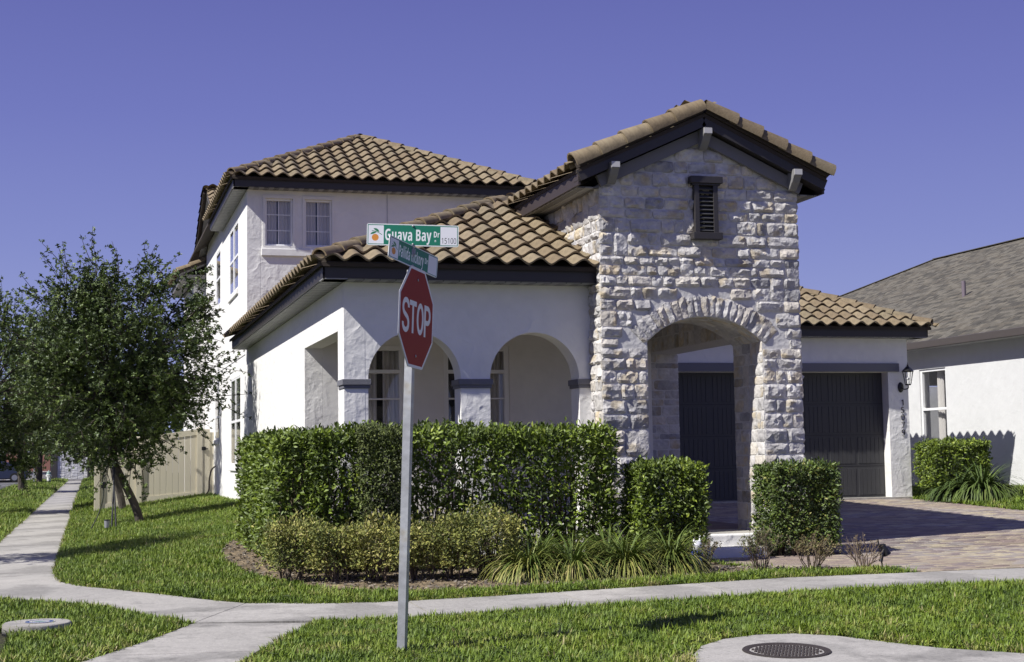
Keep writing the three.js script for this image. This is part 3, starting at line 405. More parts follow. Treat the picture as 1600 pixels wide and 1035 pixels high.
{ // garage hip
  const s = 0.45, o = OV + 0.05, y = E0, ru = Math.hypot(1, s), zf = Zg + o, B = V3(Xr + o, y, zf), h = 3.3;
  const roof = part('garage_roof', join([deck([V3(5.6, y, zf), B, V3(B.x - h, y + s * h, zf - h), V3(5.6, y + s * h, zf - h)], 0.05), deck([B, V3(B.x, y, -20), V3(B.x - h, y + s * h, -17), V3(B.x - h, y + s * h, zf - h)], 0.05)]), deckMat, house), bag = [];
  tilePlane(roof, V3(5.6, y, zf), V3(1, 0, 0), V3(0, s / ru, -1 / ru), h * ru, () => 0, v => B.x - 5.6 - v / ru, (u, v) => u > 4.3 && v < 2.2, bag);
  tilePlane(roof, B, V3(0, 0, -1), V3(-1 / ru, s / ru, 0), h * ru, v => v / ru, () => 12, () => false, bag);
  bagPart(roof, bag, 'roof_tiles_far', tileMats[3]);
  caps(roof, B.clone().add(V3(-0.03, 0.03, -0.03)), V3(B.x - h, y + s * h, zf - h), CAP, 0.39, 0.03, 'hip_cap');
}
// ---- stone entry tower
{
  const X0 = 3.19, X1 = 5.97, ZF = 0.49, XC = 4.58, D = 0.018, AX0 = 3.81, AX1 = 5.41, SPR = 2.36, RISE = 0.32, ZP = -0.43, HT = 4.36;
  const AR = (0.8 * 0.8 + RISE * RISE) / (2 * RISE), AC = SPR + RISE - AR, aMax = Math.asin(0.8 / AR);
  const gab = x => HT + 0.456 * (XC - X0) - 0.456 * Math.abs(x - XC); // wall top under the rake
  const hole = (() => { const p = new THREE.Path(); p.moveTo(AX0, -0.3); p.lineTo(AX1, -0.3); p.lineTo(AX1, SPR); p.absarc((AX0 + AX1) / 2, AC, AR, Math.PI / 2 - aMax, Math.PI / 2 + aMax, false); p.closePath(); return p; })();
  const f0 = X0 + D, f1 = X1 - D;
  const tower = part('entry_tower', join([
    wallZ([[f0, -0.6], [f1, -0.6], [f1, gab(f1)], [XC, gab(XC)], [f0, gab(f0)]], [hole], ZF - D, ZF - D - ZP),
    boxUV(box(5.41, f1, 2.49, HT, -3.78, ZP - 0.002)), boxUV(box(5.412, f1 - 0.001, -0.6, 2.489, -4.2, -3.74)), boxUV(box(f0, 3.7, 2.9, HT, -3.6, ZP - 0.002)), boxUV(box(f0, f1, 2.9, HT, -4.2, -3.8)),
  ]), M.mortar, house);
  let singles = 0; const SINGLE = 300, bag = [];
  // a rough faced stone filling a quad (u,v) in a wall frame
  function stone(F, q, opt = {}) {
    const w = Math.hypot(q[1][0] - q[0][0], q[1][1] - q[0][1]), h = Math.hypot(q[3][0] - q[0][0], q[3][1] - q[0][1]), nx = clamp(Math.round(w / 0.04), 3, 7), ny = clamp(Math.round(h / 0.04), 3, 6);
    const rough = opt.rough ?? 1, th = rr(0.01, 0.028) * (opt.th ?? 1), s = Math.floor(rnd() * 900), jo = rr(0, 60), tiltu = rr(-0.02, 0.02) * rough, tiltv = rr(-0.02, 0.022) * rough;
    const cu = (q[0][0] + q[1][0] + q[2][0] + q[3][0]) / 4, cv = (q[0][1] + q[1][1] + q[2][1] + q[3][1]) / 4, pos = [], uv = [], idx = [], top = [];
    const O = F.at(cu, cv, 0), put = (u, v, d) => { const p = F.at(u, v, d); pos.push(p.x - O.x, p.y - O.y, p.z - O.z); uv.push(u + jo, v + jo * 0.7); return pos.length / 3 - 1; };
    const gap = opt.gap ?? rr(0.006, 0.011);
    for (let j = 0; j <= ny; j++) for (let i = 0; i <= nx; i++) {
      const a = i / nx, b = j / ny, e = Math.min(Math.min(a, 1 - a) * w, Math.min(b, 1 - b) * h);
      let u = lerp(lerp(q[0][0], q[1][0], a), lerp(q[3][0], q[2][0], a), b), v = lerp(lerp(q[0][1], q[1][1], a), lerp(q[3][1], q[2][1], a), b);
      u += (cu - u) / (w / 2) * gap * (Math.abs(a - 0.5) > 0.49 ? 1 : 0.2); v += (cv - v) / (h / 2) * gap * (Math.abs(b - 0.5) > 0.49 ? 1 : 0.2);
      const edge = e < 1e-4; if (edge) { u += rr(-0.005, 0.005); v += rr(-0.005, 0.005); } else { u += rr(-0.008, 0.008); v += rr(-0.008, 0.008); }
      const corner = (i === 0 || i === nx) && (j === 0 || j === ny); if (corner) { u += (cu - u) * 0.05; v += (cv - v) * 0.08; }
      const nz = fbm(u * 2.3 + s, v * 2.3 + s * 0.3, 8, 4, 3, 0.6) - 0.5, chip = Math.abs(fbm(u * 1.1 + s * 1.7, v * 1.5 + s, 8, 2, 13) - 0.5);
      let d = th + rough * (0.06 * nz + 0.045 * chip) + tiltu * (a - 0.5) * 2 + tiltv * (b - 0.5) * 2; d = Math.max(d, 0.004);
      if (edge) d = clamp(d * rr(0.3, 0.7), 0.003, 0.016) * (opt.edge ?? 1);
      top.push(put(u, v, D * 0.15 + d));
    }
    const W1 = nx + 1; for (let j = 0; j < ny; j++) for (let i = 0; i < nx; i++) { const a = j * W1 + i; if ((i + j) % 2) idx.push(a, a + 1, a + W1 + 1, a, a + W1 + 1, a + W1); else idx.push(a, a + 1, a + W1, a + 1, a + W1 + 1, a + W1); }
    const ring = []; for (let i = 0; i < nx; i++) ring.push(i); for (let j = 0; j < ny; j++) ring.push(j * W1 + nx); for (let i = nx; i > 0; i--) ring.push(ny * W1 + i); for (let j = ny; j > 0; j--) ring.push(j * W1);
    const bk = ring.map(k => { const p = V3(pos[3 * k], pos[3 * k + 1], pos[3 * k + 2]).addScaledVector(F.N, -(opt.deep ?? 0.05)); pos.push(p.x, p.y, p.z); uv.push(uv[2 * k], uv[2 * k + 1]); return pos.length / 3 - 1; });
    for (let k = 0; k < ring.length; k++) { const n = (k + 1) % ring.length; idx.push(ring[k], bk[k], ring[n], ring[n], bk[k], bk[n]); }
    if (F.flip) for (let i = 0; i < idx.length; i += 3) { const t = idx[i + 1]; idx[i + 1] = idx[i + 2]; idx[i + 2] = t; }
    let g = new THREE.BufferGeometry(); g.setAttribute('position', new THREE.Float32BufferAttribute(pos, 3)); g.setAttribute('uv', new THREE.Float32BufferAttribute(uv, 2)); g.setIndex(idx); g = toCreasedNormals(g, 0.42);
    const r = rnd() * 0.999, mat = opt.mat || stoneMats[r < 0.18 ? 0 : r < 0.34 ? 1 : r < 0.5 ? 2 : r < 0.64 ? 3 : r < 0.72 ? 4 : r < 0.8 ? 5 : r < 0.85 ? 6 : r < 0.92 ? 7 : 8];
    if (opt.single !== false && singles < SINGLE) { const m = part('stone', g, mat, tower); m.position.copy(O); singles++; } else { g.translate(O.x, O.y, O.z); bag.push([g, mat]); }
  }
  // random ashlar in a strip of height v0..v1; free(va,vb) -> list of [ua,ub] open to stones
  function ashlar(F, v0, v1, free, opt = {}) {
    let v = v0;
    while (v < v1 - 0.05) {
      let h = rr(0.23, 0.38); if (v + h > v1 - 0.1) h = v1 - v;
      const mid = v + h * rr(0.4, 0.6);
      const lay = (va, vb, ua, ub) => { let u = ua; while (u < ub - 0.02) { let w = rr(0.14, 0.44) * (vb - va < 0.1 ? 1.2 : 1); if (ub - (u + w) < 0.11) w = ub - u; stone(F, [[u, va], [u + w, va], [u + w, vb], [u, vb]], opt); u += w; } };
      const A = free(v, mid), B = free(mid, v + h), C = free(v, v + h);
      // tall stones break the courses where both halves are free
      const talls = []; for (const [a, b] of C) { let u = a + rr(0.1, 0.7); while (u < b - 0.3) { const w = rr(0.18, 0.34); if (rnd() < 0.55) { talls.push([u, u + w]); stone(F, [[u, v], [u + w, v], [u + w, v + h], [u, v + h]], opt); } u += w + rr(0.35, 0.9); } }
      for (const [list, va, vb] of [[A, v, mid], [B, mid, v + h]]) for (let [a, b] of list) { let u = a; for (const [t0, t1] of talls.filter(t => t[0] >= a - 1e-6 && t[1] <= b + 1e-6)) { if (t0 - u > 0.02) lay(va, vb, u, t0); u = t1; } if (b - u > 0.02) lay(va, vb, u, b); }
      v += h;
    }
  }
  const frame = (O, U, N, flip) => ({ N, flip, at: (u, v, d) => O.clone().addScaledVector(U, u).add(V3(0, v, 0)).addScaledVector(N, d) });
  const FR = frame(V3(0, 0, ZF - D), V3(1, 0, 0), V3(0, 0, 1), false);
  // ring of arch stones
  const RO = 0.275, NV = 21, aO = aMax * 1.06;
  for (let k = 0; k < NV; k++) { const e = rr(-0.012, 0.012), a0 = -aO + 2 * aO * k / NV, a1 = -aO + 2 * aO * (k + 1) / NV, ro = RO * rr(0.9, 1.06), P = (a, r) => [(AX0 + AX1) / 2 + Math.sin(a) * r, AC + Math.cos(a) * r]; stone(FR, [P(a0, AR + 0.004), P(a1, AR + 0.004), P(a1, AR + ro), P(a0, AR + ro)], { th: 0.9, deep: 0.05, gap: 0.003, rough: 0.7 }); }
  const ringX = v => { // half width blocked at height v by opening and ring
    if (v < SPR - 0.06) return 0.8; const R = AR + RO + 0.005, dy = v - AC; return dy > R ? 0 : Math.max(Math.sqrt(R * R - dy * dy) > 0.8 + RO + 0.3 ? 0 : Math.sqrt(R * R - dy * dy), v < SPR ? 0.8 : 0); };
  const mx = (AX0 + AX1) / 2;
  const freeFront = (va, vb) => { const hw = Math.max(ringX(va + 0.02), ringX((va + vb) / 2), ringX(vb - 0.02) * 0.97); const g = (Math.min(gab(X0) + 0.456 * (XC - X0) - vb, 9)) ; let a = X0 - 0.005, b = X1 + 0.005; const room = (gab(XC) - vb) / 0.456 + 0.1; a = Math.max(a, XC - room); b = Math.min(b, XC + room); if (b - a < 0.15) return []; return hw > 0 ? [[a, mx - hw], [mx + hw, b]] : [[a, b]]; };
  ashlar(FR, -0.34, 5.02, freeFront, { deep: 0.06 });
  // left flank above the porch roof, and the strip beside the arcade
  const FL = frame(V3(X0 + D, 0, 0), V3(0, 0, 1), V3(-1, 0, 0), true);
  ashlar(FL, -0.34, 3.1, () => [[0.0, ZF - D]], { deep: 0.04 });
  ashlar(FL, 3.1, HT, (va, vb) => [[Math.max(-3.0, -(vb - 3.25) / 0.425 - 0.1), va < 3.4 ? ZF - D : ZF - D]], { deep: 0.04 });
  // inner face of the right pier, the beam over the side opening and the far pier
  const FI = frame(V3(5.41, 0, 0), V3(0, 0, 1), V3(-1, 0, 0), true), FB = frame(V3(0, 0, -3.74), V3(1, 0, 0), V3(0, 0, 1), false);
  ashlar(FI, -0.12, 2.42, () => [[ZP, ZF - 0.01]], { rough: 0.3, th: 0.4, edge: 0.6 });
  ashlar(FB, -0.12, 2.49, () => [[5.36, X1]], { rough: 0.25, th: 0.4, edge: 0.6 });
  ashlar(FI, 2.49, 2.86, () => [[-3.74, ZP - 0.05]], { rough: 0.25, th: 0.4, edge: 0.6 });
  const FS = { N: V3(0, -1, 0), flip: false, at: (u, v, d) => V3(mx + Math.sin(u / AR) * (AR - d), AC + Math.cos(u / AR) * (AR - d), v) };
  ashlar(FS, ZP + 0.02, ZF - 0.03, () => [[-aMax * AR, aMax * AR]], { rough: 0.2, th: 0.3, edge: 0.5 });
  // outer right flank
  const FO = frame(V3(X1 - D, 0, 0), V3(0, 0, 1), V3(1, 0, 0), false);
  ashlar(FO, -0.34, 2.48, () => [[ZP, ZF - D]], { single: false }); ashlar(FO, 2.49, HT, () => [[-3.7, ZF - D]], { single: false });
  const by = new Map(); for (const [g, m] of bag) { if (!by.has(m)) by.set(m, []); by.get(m).push(g.index ? g.toNonIndexed() : g); }
  for (const [m, gs] of by) stuffOf(part('inner_stones', mergeGeometries(gs), m, tower));

  // gable roof: ridge along z
  const sl = 0.456, ro = 0.33, ZR = ZF + 0.2, ZK = Zm - 0.02, yE = HT + 0.15 , ex = X0 - ro, ru = Math.hypot(1, sl), yR = yE + sl * (XC - ex), exR = 2 * XC - ex;
  const roof = part('tower_roof', join([deck([V3(ex, yE, ZR), V3(XC, yR, ZR), V3(XC, yR, ZK), V3(ex, yE, ZK)], 0.05), deck([V3(XC, yR, ZR), V3(exR, yE, ZR), V3(exR, yE, ZK), V3(XC, yR, ZK)], 0.05)]), deckMat, house), tb = [];
  tilePlane(roof, V3(ex, yE, ZR), V3(0, 0, -1), V3(1 / ru, sl / ru, 0), (XC - ex) * ru, () => 0.08, () => ZR - ZK, (u, v) => v < 0.3 && u < 4.2, tb);
  tilePlane(roof, V3(exR, yE, ZR), V3(0, 0, -1), V3(-1 / ru, sl / ru, 0), (XC - ex) * ru, () => 0.08, () => ZR - ZK, () => false, tb);
  bagPart(roof, tb, 'roof_tiles_far', tileMats[4]);
  // big barrel tiles down both rakes
  caps(roof, V3(ex + 0.01, yE, ZR - 0.03), V3(XC - 0.01, yR - sl * 0.01, ZR - 0.04), RAKE, (XC - ex - 0.02) * ru / 5, 0.075, 'rake_tile');
  caps(roof, V3(exR - 0.01, yE, ZR - 0.03), V3(XC + 0.01, yR - sl * 0.01, ZR - 0.04), RAKE, (XC - ex - 0.02) * ru / 5, 0.075, 'rake_tile');
  caps(roof, V3(XC, yR + 0.01, -9), V3(XC, yR + 0.011, ZR - 0.5), CAP, 0.39, 0.05, 'ridge_cap');
  // rake boards (dark), sloping soffits, eave fascias and soffits
  for (const sgn of [-1, 1]) {
    const lx = sgn < 0 ? ex + 0.01 : exR - 0.01, a = V3(lx, yE - 0.09, ZR - 0.03), b = V3(XC, yR - 0.09 - 0.005, ZR - 0.03);
    part('rake_board', bar(a, b, 0.045, 0.14), M.fascia, roof);
    part('rake_soffit', boxUV(bar(V3(lx, yE - 0.15, (ZR + ZF) / 2 - 0.03), V3(XC, yR - 0.155, (ZR + ZF) / 2 - 0.03), 0.19, 0.02)), M.fascia, roof);
    part('fascia', box(Math.min(lx, lx - sgn * 0.03), Math.max(lx, lx - sgn * 0.03), yE - 0.2, yE - 0.02, -3.6, ZR - 0.055), std([0.045, 0.034, 0.032], 0.55), roof);
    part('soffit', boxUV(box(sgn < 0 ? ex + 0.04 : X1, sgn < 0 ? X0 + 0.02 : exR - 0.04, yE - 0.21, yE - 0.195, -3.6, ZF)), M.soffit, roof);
    // grey frieze on the gable wall
    const fx = sgn < 0 ? X0 - 0.02 : X1 + 0.02; part('gable_frieze', bar(V3(fx, gab(X0) + 0.02, ZF + 0.045), V3(XC, gab(XC) + 0.03, ZF + 0.045), 0.06, 0.15), std([0.16, 0.155, 0.16], 0.8, { bumpMap: grit, bumpScale: 0.001 }), tower);
  }
  // corbel brackets with pale end grain
  for (const [bx, byy] of [[3.33, 4.5], [4.6, 4.99], [5.86, 4.5]]) { const s = new THREE.Shape(); s.moveTo(0, 0.0); s.lineTo(0.19, 0.0); s.lineTo(0.19, -0.075); s.bezierCurveTo(0.15, -0.085, 0.14, -0.14, 0.1, -0.17); s.bezierCurveTo(0.07, -0.19, 0.04, -0.24, 0, -0.25); s.closePath(); const g = new THREE.ExtrudeGeometry(s, { depth: 0.1, bevelEnabled: true, bevelSize: 0.006, bevelThickness: 0.006, bevelSegments: 1 }); g.rotateY(-Math.PI / 2); g.translate(bx + 0.05, byy + 0.1, ZF + 0.07); const m = part('bracket', boxUV(g), std([0.2, 0.195, 0.19], 0.8), tower); part('bracket_cap', box(bx - 0.055, bx + 0.055, byy + 0.03, byy + 0.1, ZF + 0.265, ZF + 0.272), std([0.5, 0.49, 0.48], 0.8), m); }
  // louvred attic vent
  const vent = part('attic_vent', join([rbox(4.47, 4.535, 3.76, 4.4, ZF, ZF + 0.085, 0.004), rbox(4.73, 4.795, 3.76, 4.4, ZF, ZF + 0.085, 0.004), box(4.53, 4.735, 3.76, 4.4, ZF, ZF + 0.02)]), M.fascia, tower);
  part('vent_head', join([rbox(4.41, 4.855, 4.4, 4.49, ZF, ZF + 0.12, 0.006), rbox(4.44, 4.825, 4.375, 4.4, ZF, ZF + 0.095, 0.004)]), M.fascia, vent); part('vent_sill', join([rbox(4.43, 4.835, 3.67, 3.76, ZF, ZF + 0.12, 0.006)]), M.fascia, vent);
  for (let k = 0; k < 11; k++) { const g = new THREE.BoxGeometry(0.195, 0.012, 0.06); g.rotateX(0.65); g.translate(4.633, 3.8 + k * 0.054, ZF + 0.05); part('louvre', g, std([0.06, 0.06, 0.062], 0.6), vent); }
  // two stucco steps in front of the arch and the entry slab
  part('entry_slab', boxUV(box(3.4, 5.95, -0.6, -0.098, -0.4, ZF + 0.005)), concMats[0], house);
  part('entry_step', boxUV(rbox(3.5, 5.28, -0.6, -0.1, ZF, ZF + 0.24, 0.02)), M.stucco, house);
  part('entry_step', boxUV(rbox(3.5, 5.12, -0.6, -0.24, ZF + 0.24, ZF + 0.58, 0.02)), M.stucco, house);
}
{ // numbers and lantern on the garage pier
  const font = await new FontLoader().loadAsync('fonts/droid/droid_sans_regular.typeface.json');
  '15079'.split('').forEach((ch, k) => { const g = new TextGeometry(ch, { font, size: 0.115, depth: 0.012, curveSegments: 6 }); g.computeBoundingBox(); g.translate(-(g.boundingBox.min.x + g.boundingBox.max.x) / 2 + 12.355, 1.785 - k * 0.147, Zg + 0.006); part('house_number_digit', g, M.iron, house); });
  const cx = 12.4, z = Zg + 0.17, L = part('wall_lantern', join([new THREE.LatheGeometry([[0, 0], [0.065, 0], [0.06, 0.018], [0.02, 0.03], [0, 0.03]].map(p => new THREE.Vector2(...p)), 20).rotateX(Math.PI / 2).scale(1, 1.6, 1).translate(cx - 0.07, 2.14, Zg + 0.002), tube([V3(cx - 0.07, 2.14, Zg + 0.02), V3(cx - 0.04, 2.1, Zg + 0.08), V3(cx, 2.12, z), V3(cx, 2.17, z)], 0.013, 0.012, 12, 8), new THREE.CylinderGeometry(0.062, 0.05, 0.025, 6).translate(cx, 2.185, z)]), M.iron, house);
  part('lantern_roof', join([new THREE.CylinderGeometry(0.02, 0.118, 0.1, 6).translate(cx, 2.5, z), new THREE.CylinderGeometry(0.118, 0.105, 0.018, 6).translate(cx, 2.442, z), new THREE.SphereGeometry(0.018, 10, 8).translate(cx, 2.565, z), new THREE.CylinderGeometry(0.004, 0.008, 0.06, 6).translate(cx, 2.59, z)]), M.iron, L);
  const bars = []; for (let k = 0; k < 6; k++) { const a = k / 6 * Math.PI * 2; bars.push(bar(V3(cx + Math.sin(a) * 0.058, 2.195, z + Math.cos(a) * 0.058), V3(cx + Math.sin(a) * 0.1, 2.435, z + Math.cos(a) * 0.1), 0.008, 0.008)); } part('lantern_frame', join(bars), M.iron, L);
  part('lantern_glass', new THREE.CylinderGeometry(0.095, 0.055, 0.235, 6, 1, true).translate(cx, 2.315, z), M.glass, L);
  part('bulb', join([new THREE.SphereGeometry(0.028, 14, 12).translate(cx, 2.3, z), new THREE.CylinderGeometry(0.014, 0.016, 0.07, 10).translate(cx, 2.24, z)]), std([0.8, 0.8, 0.76], 0.3), L);
}
{ // utility fittings on the side wall: bib, hose loop
  part('hose', tube([V3(-0.02, 0.75, -19.2), V3(-0.12, 0.66, -19.1), V3(-0.18, 0.4, -19.05), V3(-0.2, 0.15, -19.0), V3(-0.32, 0.02, -18.9)], 0.018, 0.018, 20, 8), std([0.14, 0.1, 0.07], 0.6), house);
}
// ------------------------------------------------------------------ stop sign post with two street name signs
{
  const post = thing('stop_sign_post', 'red stop sign on galvanised square post carrying two green street name signs', 'sign post', [-0.755, -0.57, 7.05]);
  post.rotation.z = -0.036;
  const yaw = Math.atan2(0.849, 0.528); // the stop face looks this way round
  { const H = 2.93, t = 0.052, s = new THREE.Shape(); s.moveTo(-t / 2, -t / 2); s.lineTo(t / 2, -t / 2); s.lineTo(t / 2, t / 2); s.lineTo(-t / 2, t / 2); s.closePath(); const g = new THREE.ExtrudeGeometry(s, { depth: H, bevelEnabled: true, bevelSize: 0.004, bevelThickness: 0.002, bevelSegments: 2, curveSegments: 1 }); g.rotateX(-Math.PI / 2); g.rotateY(yaw - 0.0); const pole = part('pole', boxUV(g), M.galv, post);
  }
  // STOP face
  const W = 0.762, cv = document.createElement('canvas'); cv.width = cv.height = 1024; const x = cv.getContext('2d'); x.fillStyle = '#dedede'; x.fillRect(0, 0, 1024, 1024);
  const oct = (r) => { x.beginPath(); for (let k = 0; k < 8; k++) { const a = Math.PI / 8 + k * Math.PI / 4; x.lineTo(512 + r * Math.cos(a), 512 + r * Math.sin(a)); } x.closePath(); };
  x.fillStyle = '#8a1811'; oct(512 / Math.cos(Math.PI / 8) * 0.945); x.fill(); x.fillStyle = '#e2e2e0'; x.textAlign = 'center'; x.textBaseline = 'middle';
  // letters drawn as strokes so that their width suits a road sign
  x.strokeStyle = '#e2e2e0'; x.lineWidth = 52; x.lineCap = 'butt'; x.lineJoin = 'miter'; const t0 = 345, t1 = 680; const L = [110, 325, 540, 755], lw = 160;
  x.beginPath(); x.moveTo(L[0] + lw, t0 + 90); x.bezierCurveTo(L[0] + lw, t0 - 5, L[0], t0 - 5, L[0] + 2, t0 + 95); x.bezierCurveTo(L[0] + 6, t0 + 190, L[0] + lw, t0 + 150, L[0] + lw, t0 + 250); x.bezierCurveTo(L[0] + lw, t1 + 8, L[0], t1 + 8, L[0], t1 - 90); x.stroke();
  x.beginPath(); x.moveTo(L[1] - 28, t0 + 30); x.lineTo(L[1] + lw + 18, t0 + 30); x.moveTo(L[1] + lw / 2 - 5, t0 + 20); x.lineTo(L[1] + lw / 2 - 5, t1); x.stroke();
  x.beginPath(); x.ellipse(L[2] + lw / 2, (t0 + t1) / 2, lw / 2, (t1 - t0) / 2 - 29, 0, 0, Math.PI * 2); x.stroke();
  x.beginPath(); x.moveTo(L[3] + 10, t1); x.lineTo(L[3] + 10, t0 + 30); x.lineTo(L[3] + 80, t0 + 30); x.bezierCurveTo(L[3] + lw + 22, t0 + 30, L[3] + lw + 22, t0 + 185, L[3] + 80, t0 + 185); x.lineTo(L[3] + 10, t0 + 185); x.stroke();
  const tx = new THREE.CanvasTexture(cv); tx.colorSpace = THREE.SRGBColorSpace; tx.anisotropy = 8;
  const R = W / 2 / Math.cos(Math.PI / 8), os = new THREE.Shape(); for (let k = 0; k < 8; k++) { const a = Math.PI / 8 + k * Math.PI / 4; (k ? os.lineTo : os.moveTo).call(os, R * Math.cos(a), R * Math.sin(a)); } os.closePath();
  const plate = part('stop_plate', boxUV(new THREE.ExtrudeGeometry(os, { depth: 0.003, bevelEnabled: true, bevelSize: 0.001, bevelThickness: 0.0008, bevelSegments: 1 })), std([0.6, 0.6, 0.6], 0.4, { metalness: 0.6 }), post);
  const fg = new THREE.ShapeGeometry(os), p = fg.attributes.position, uv = fg.attributes.uv; for (let i = 0; i < p.count; i++) uv.setXY(i, p.getX(i) / W + 0.5, p.getY(i) / W + 0.5); fg.translate(0, 0, 0.0062);
  part('stop_face', fg, new THREE.MeshPhysicalMaterial({ map: tx, roughness: 0.55, specularIntensity: 0.4 }), plate); part('bolt', join([-0.29, 0.29].map(y => new THREE.SphereGeometry(0.011, 10, 6).scale(1, 1, 0.5).translate(0, y, 0.008))), M.galv, plate);
  const off = 0.042; plate.position.set(Math.sin(yaw) * off, 2.565, Math.cos(yaw) * off); plate.rotation.set(0, yaw, 0); plate.rotation.order = 'YXZ'; plate.rotation.z = -0.02;
  // street name blades
  function blade(big, small, tiny, box15, name) {
    const c = document.createElement('canvas'); c.width = 1400; c.height = 330; const g = c.getContext('2d'); g.fillStyle = '#e4e6e4'; g.fillRect(0, 0, 1400, 330); g.fillStyle = '#1f7a5f'; g.fillRect(14, 14, 1372, 302);
    g.fillStyle = '#e8e8ea'; g.fillRect(24, 26, 232, 280); g.fillRect(1120, 26, 256, 280);
    g.fillStyle = '#d98f3c'; g.beginPath(); g.arc(128, 212, 52, 0, 7); g.fill(); g.fillStyle = '#2f7a52'; g.beginPath(); g.moveTo(52, 165); g.quadraticCurveTo(80, 110, 150, 130); g.quadraticCurveTo(110, 165, 52, 165); g.fill(); g.beginPath(); g.moveTo(100, 75); g.quadraticCurveTo(170, 60, 190, 130); g.quadraticCurveTo(130, 120, 100, 75); g.fill(); g.strokeStyle = '#2f7a52'; g.lineWidth = 9; g.beginPath(); g.moveTo(75, 110); g.quadraticCurveTo(150, 115, 230, 170); g.stroke();
    g.fillStyle = '#f0f1ef'; const text = (s, x0, base, px, sx, weight = 'bold') => { g.save(); g.translate(x0, base); g.scale(sx, 1); g.font = weight + ' ' + px + 'px sans-serif'; g.fillText(s, 0, 0); const w = g.measureText(s).width * sx; g.restore(); return w; };
    g.textAlign = 'left'; g.textBaseline = 'alphabetic'; const fit = (s, px, w) => { g.font = 'bold ' + px + 'px sans-serif'; return Math.min(1, w / g.measureText(s).width); };
    text(big, 268, 250, 240, fit(big, 240, 715)); text(small, 1012, 190, 125, fit(small, 125, 95)); text(tiny, 1030, 262, 60, 0.7); g.fillStyle = '#25302c'; if (box15) text(box15, 1132, 282, 122, fit(box15, 122, 234), 'normal');
    const t = new THREE.CanvasTexture(c); t.colorSpace = THREE.SRGBColorSpace; t.anisotropy = 8; return t;
  }
  function nameSign(t, w, h, yaw2, y, dx, tilt, label) {
    const s = new THREE.Shape(), r = 0.018, a = w / 2, b = h / 2; s.moveTo(-a + r, -b); s.lineTo(a - r, -b); s.quadraticCurveTo(a, -b, a, -b + r); s.lineTo(a, b - r); s.quadraticCurveTo(a, b, a - r, b); s.lineTo(-a + r, b); s.quadraticCurveTo(-a, b, -a, b - r); s.lineTo(-a, -b + r); s.quadraticCurveTo(-a, -b, -a + r, -b);
    const plate = part('street_name_sign', boxUV(new THREE.ExtrudeGeometry(s, { depth: 0.004, bevelEnabled: true, bevelSize: 0.0006, bevelThickness: 0.0006, bevelSegments: 1 })), std([0.62, 0.63, 0.62], 0.4, { metalness: 0.4 }), post); plate.userData.label = label;
    const f = new THREE.ShapeGeometry(s), p = f.attributes.position, u = f.attributes.uv; for (let i = 0; i < p.count; i++) u.setXY(i, p.getX(i) / w + 0.5, p.getY(i) / h + 0.5); f.translate(0, 0, 0.0062); const mt = new THREE.MeshPhysicalMaterial({ map: t, roughness: 0.45 }); part('sign_face', f, mt, plate); const bk = f.clone(); bk.rotateY(Math.PI); bk.translate(0, 0, 0.004); part('sign_face', bk, mt, plate);
    part('bolt', join([-0.07, 0.07].map(yy => new THREE.SphereGeometry(0.009, 8, 6).translate(dx * -1, yy, 0.008))), M.galv, plate);
    plate.rotation.order = 'YXZ'; plate.rotation.set(0, yaw2, tilt); plate.position.set(dx * Math.cos(yaw2), y, -dx * Math.sin(yaw2)); return plate;
  }
  const view = -0.21; // bearing of the post from the camera
  nameSign(blade('Guava Bay', 'Dr', 'n', '15100'), 0.7, 0.166, view + 0.06, 3.2, 0.0, 0.012, 'green street name sign reading Guava Bay Dr 15100');
  const pal = nameSign(blade('Pallida Hickory', 'Dr', '', ''), 0.72, 0.166, view + 1.03, 3.035, 0.015, -0.1, 'green street name sign reading Pallida Hickory');
  part('bracket', join([box(-0.012, 0.012, 3.03, 3.12, -0.012, 0.012), box(-0.02, 0.02, 3.05, 3.09, -0.02, 0.02)]), M.galv, post);
}
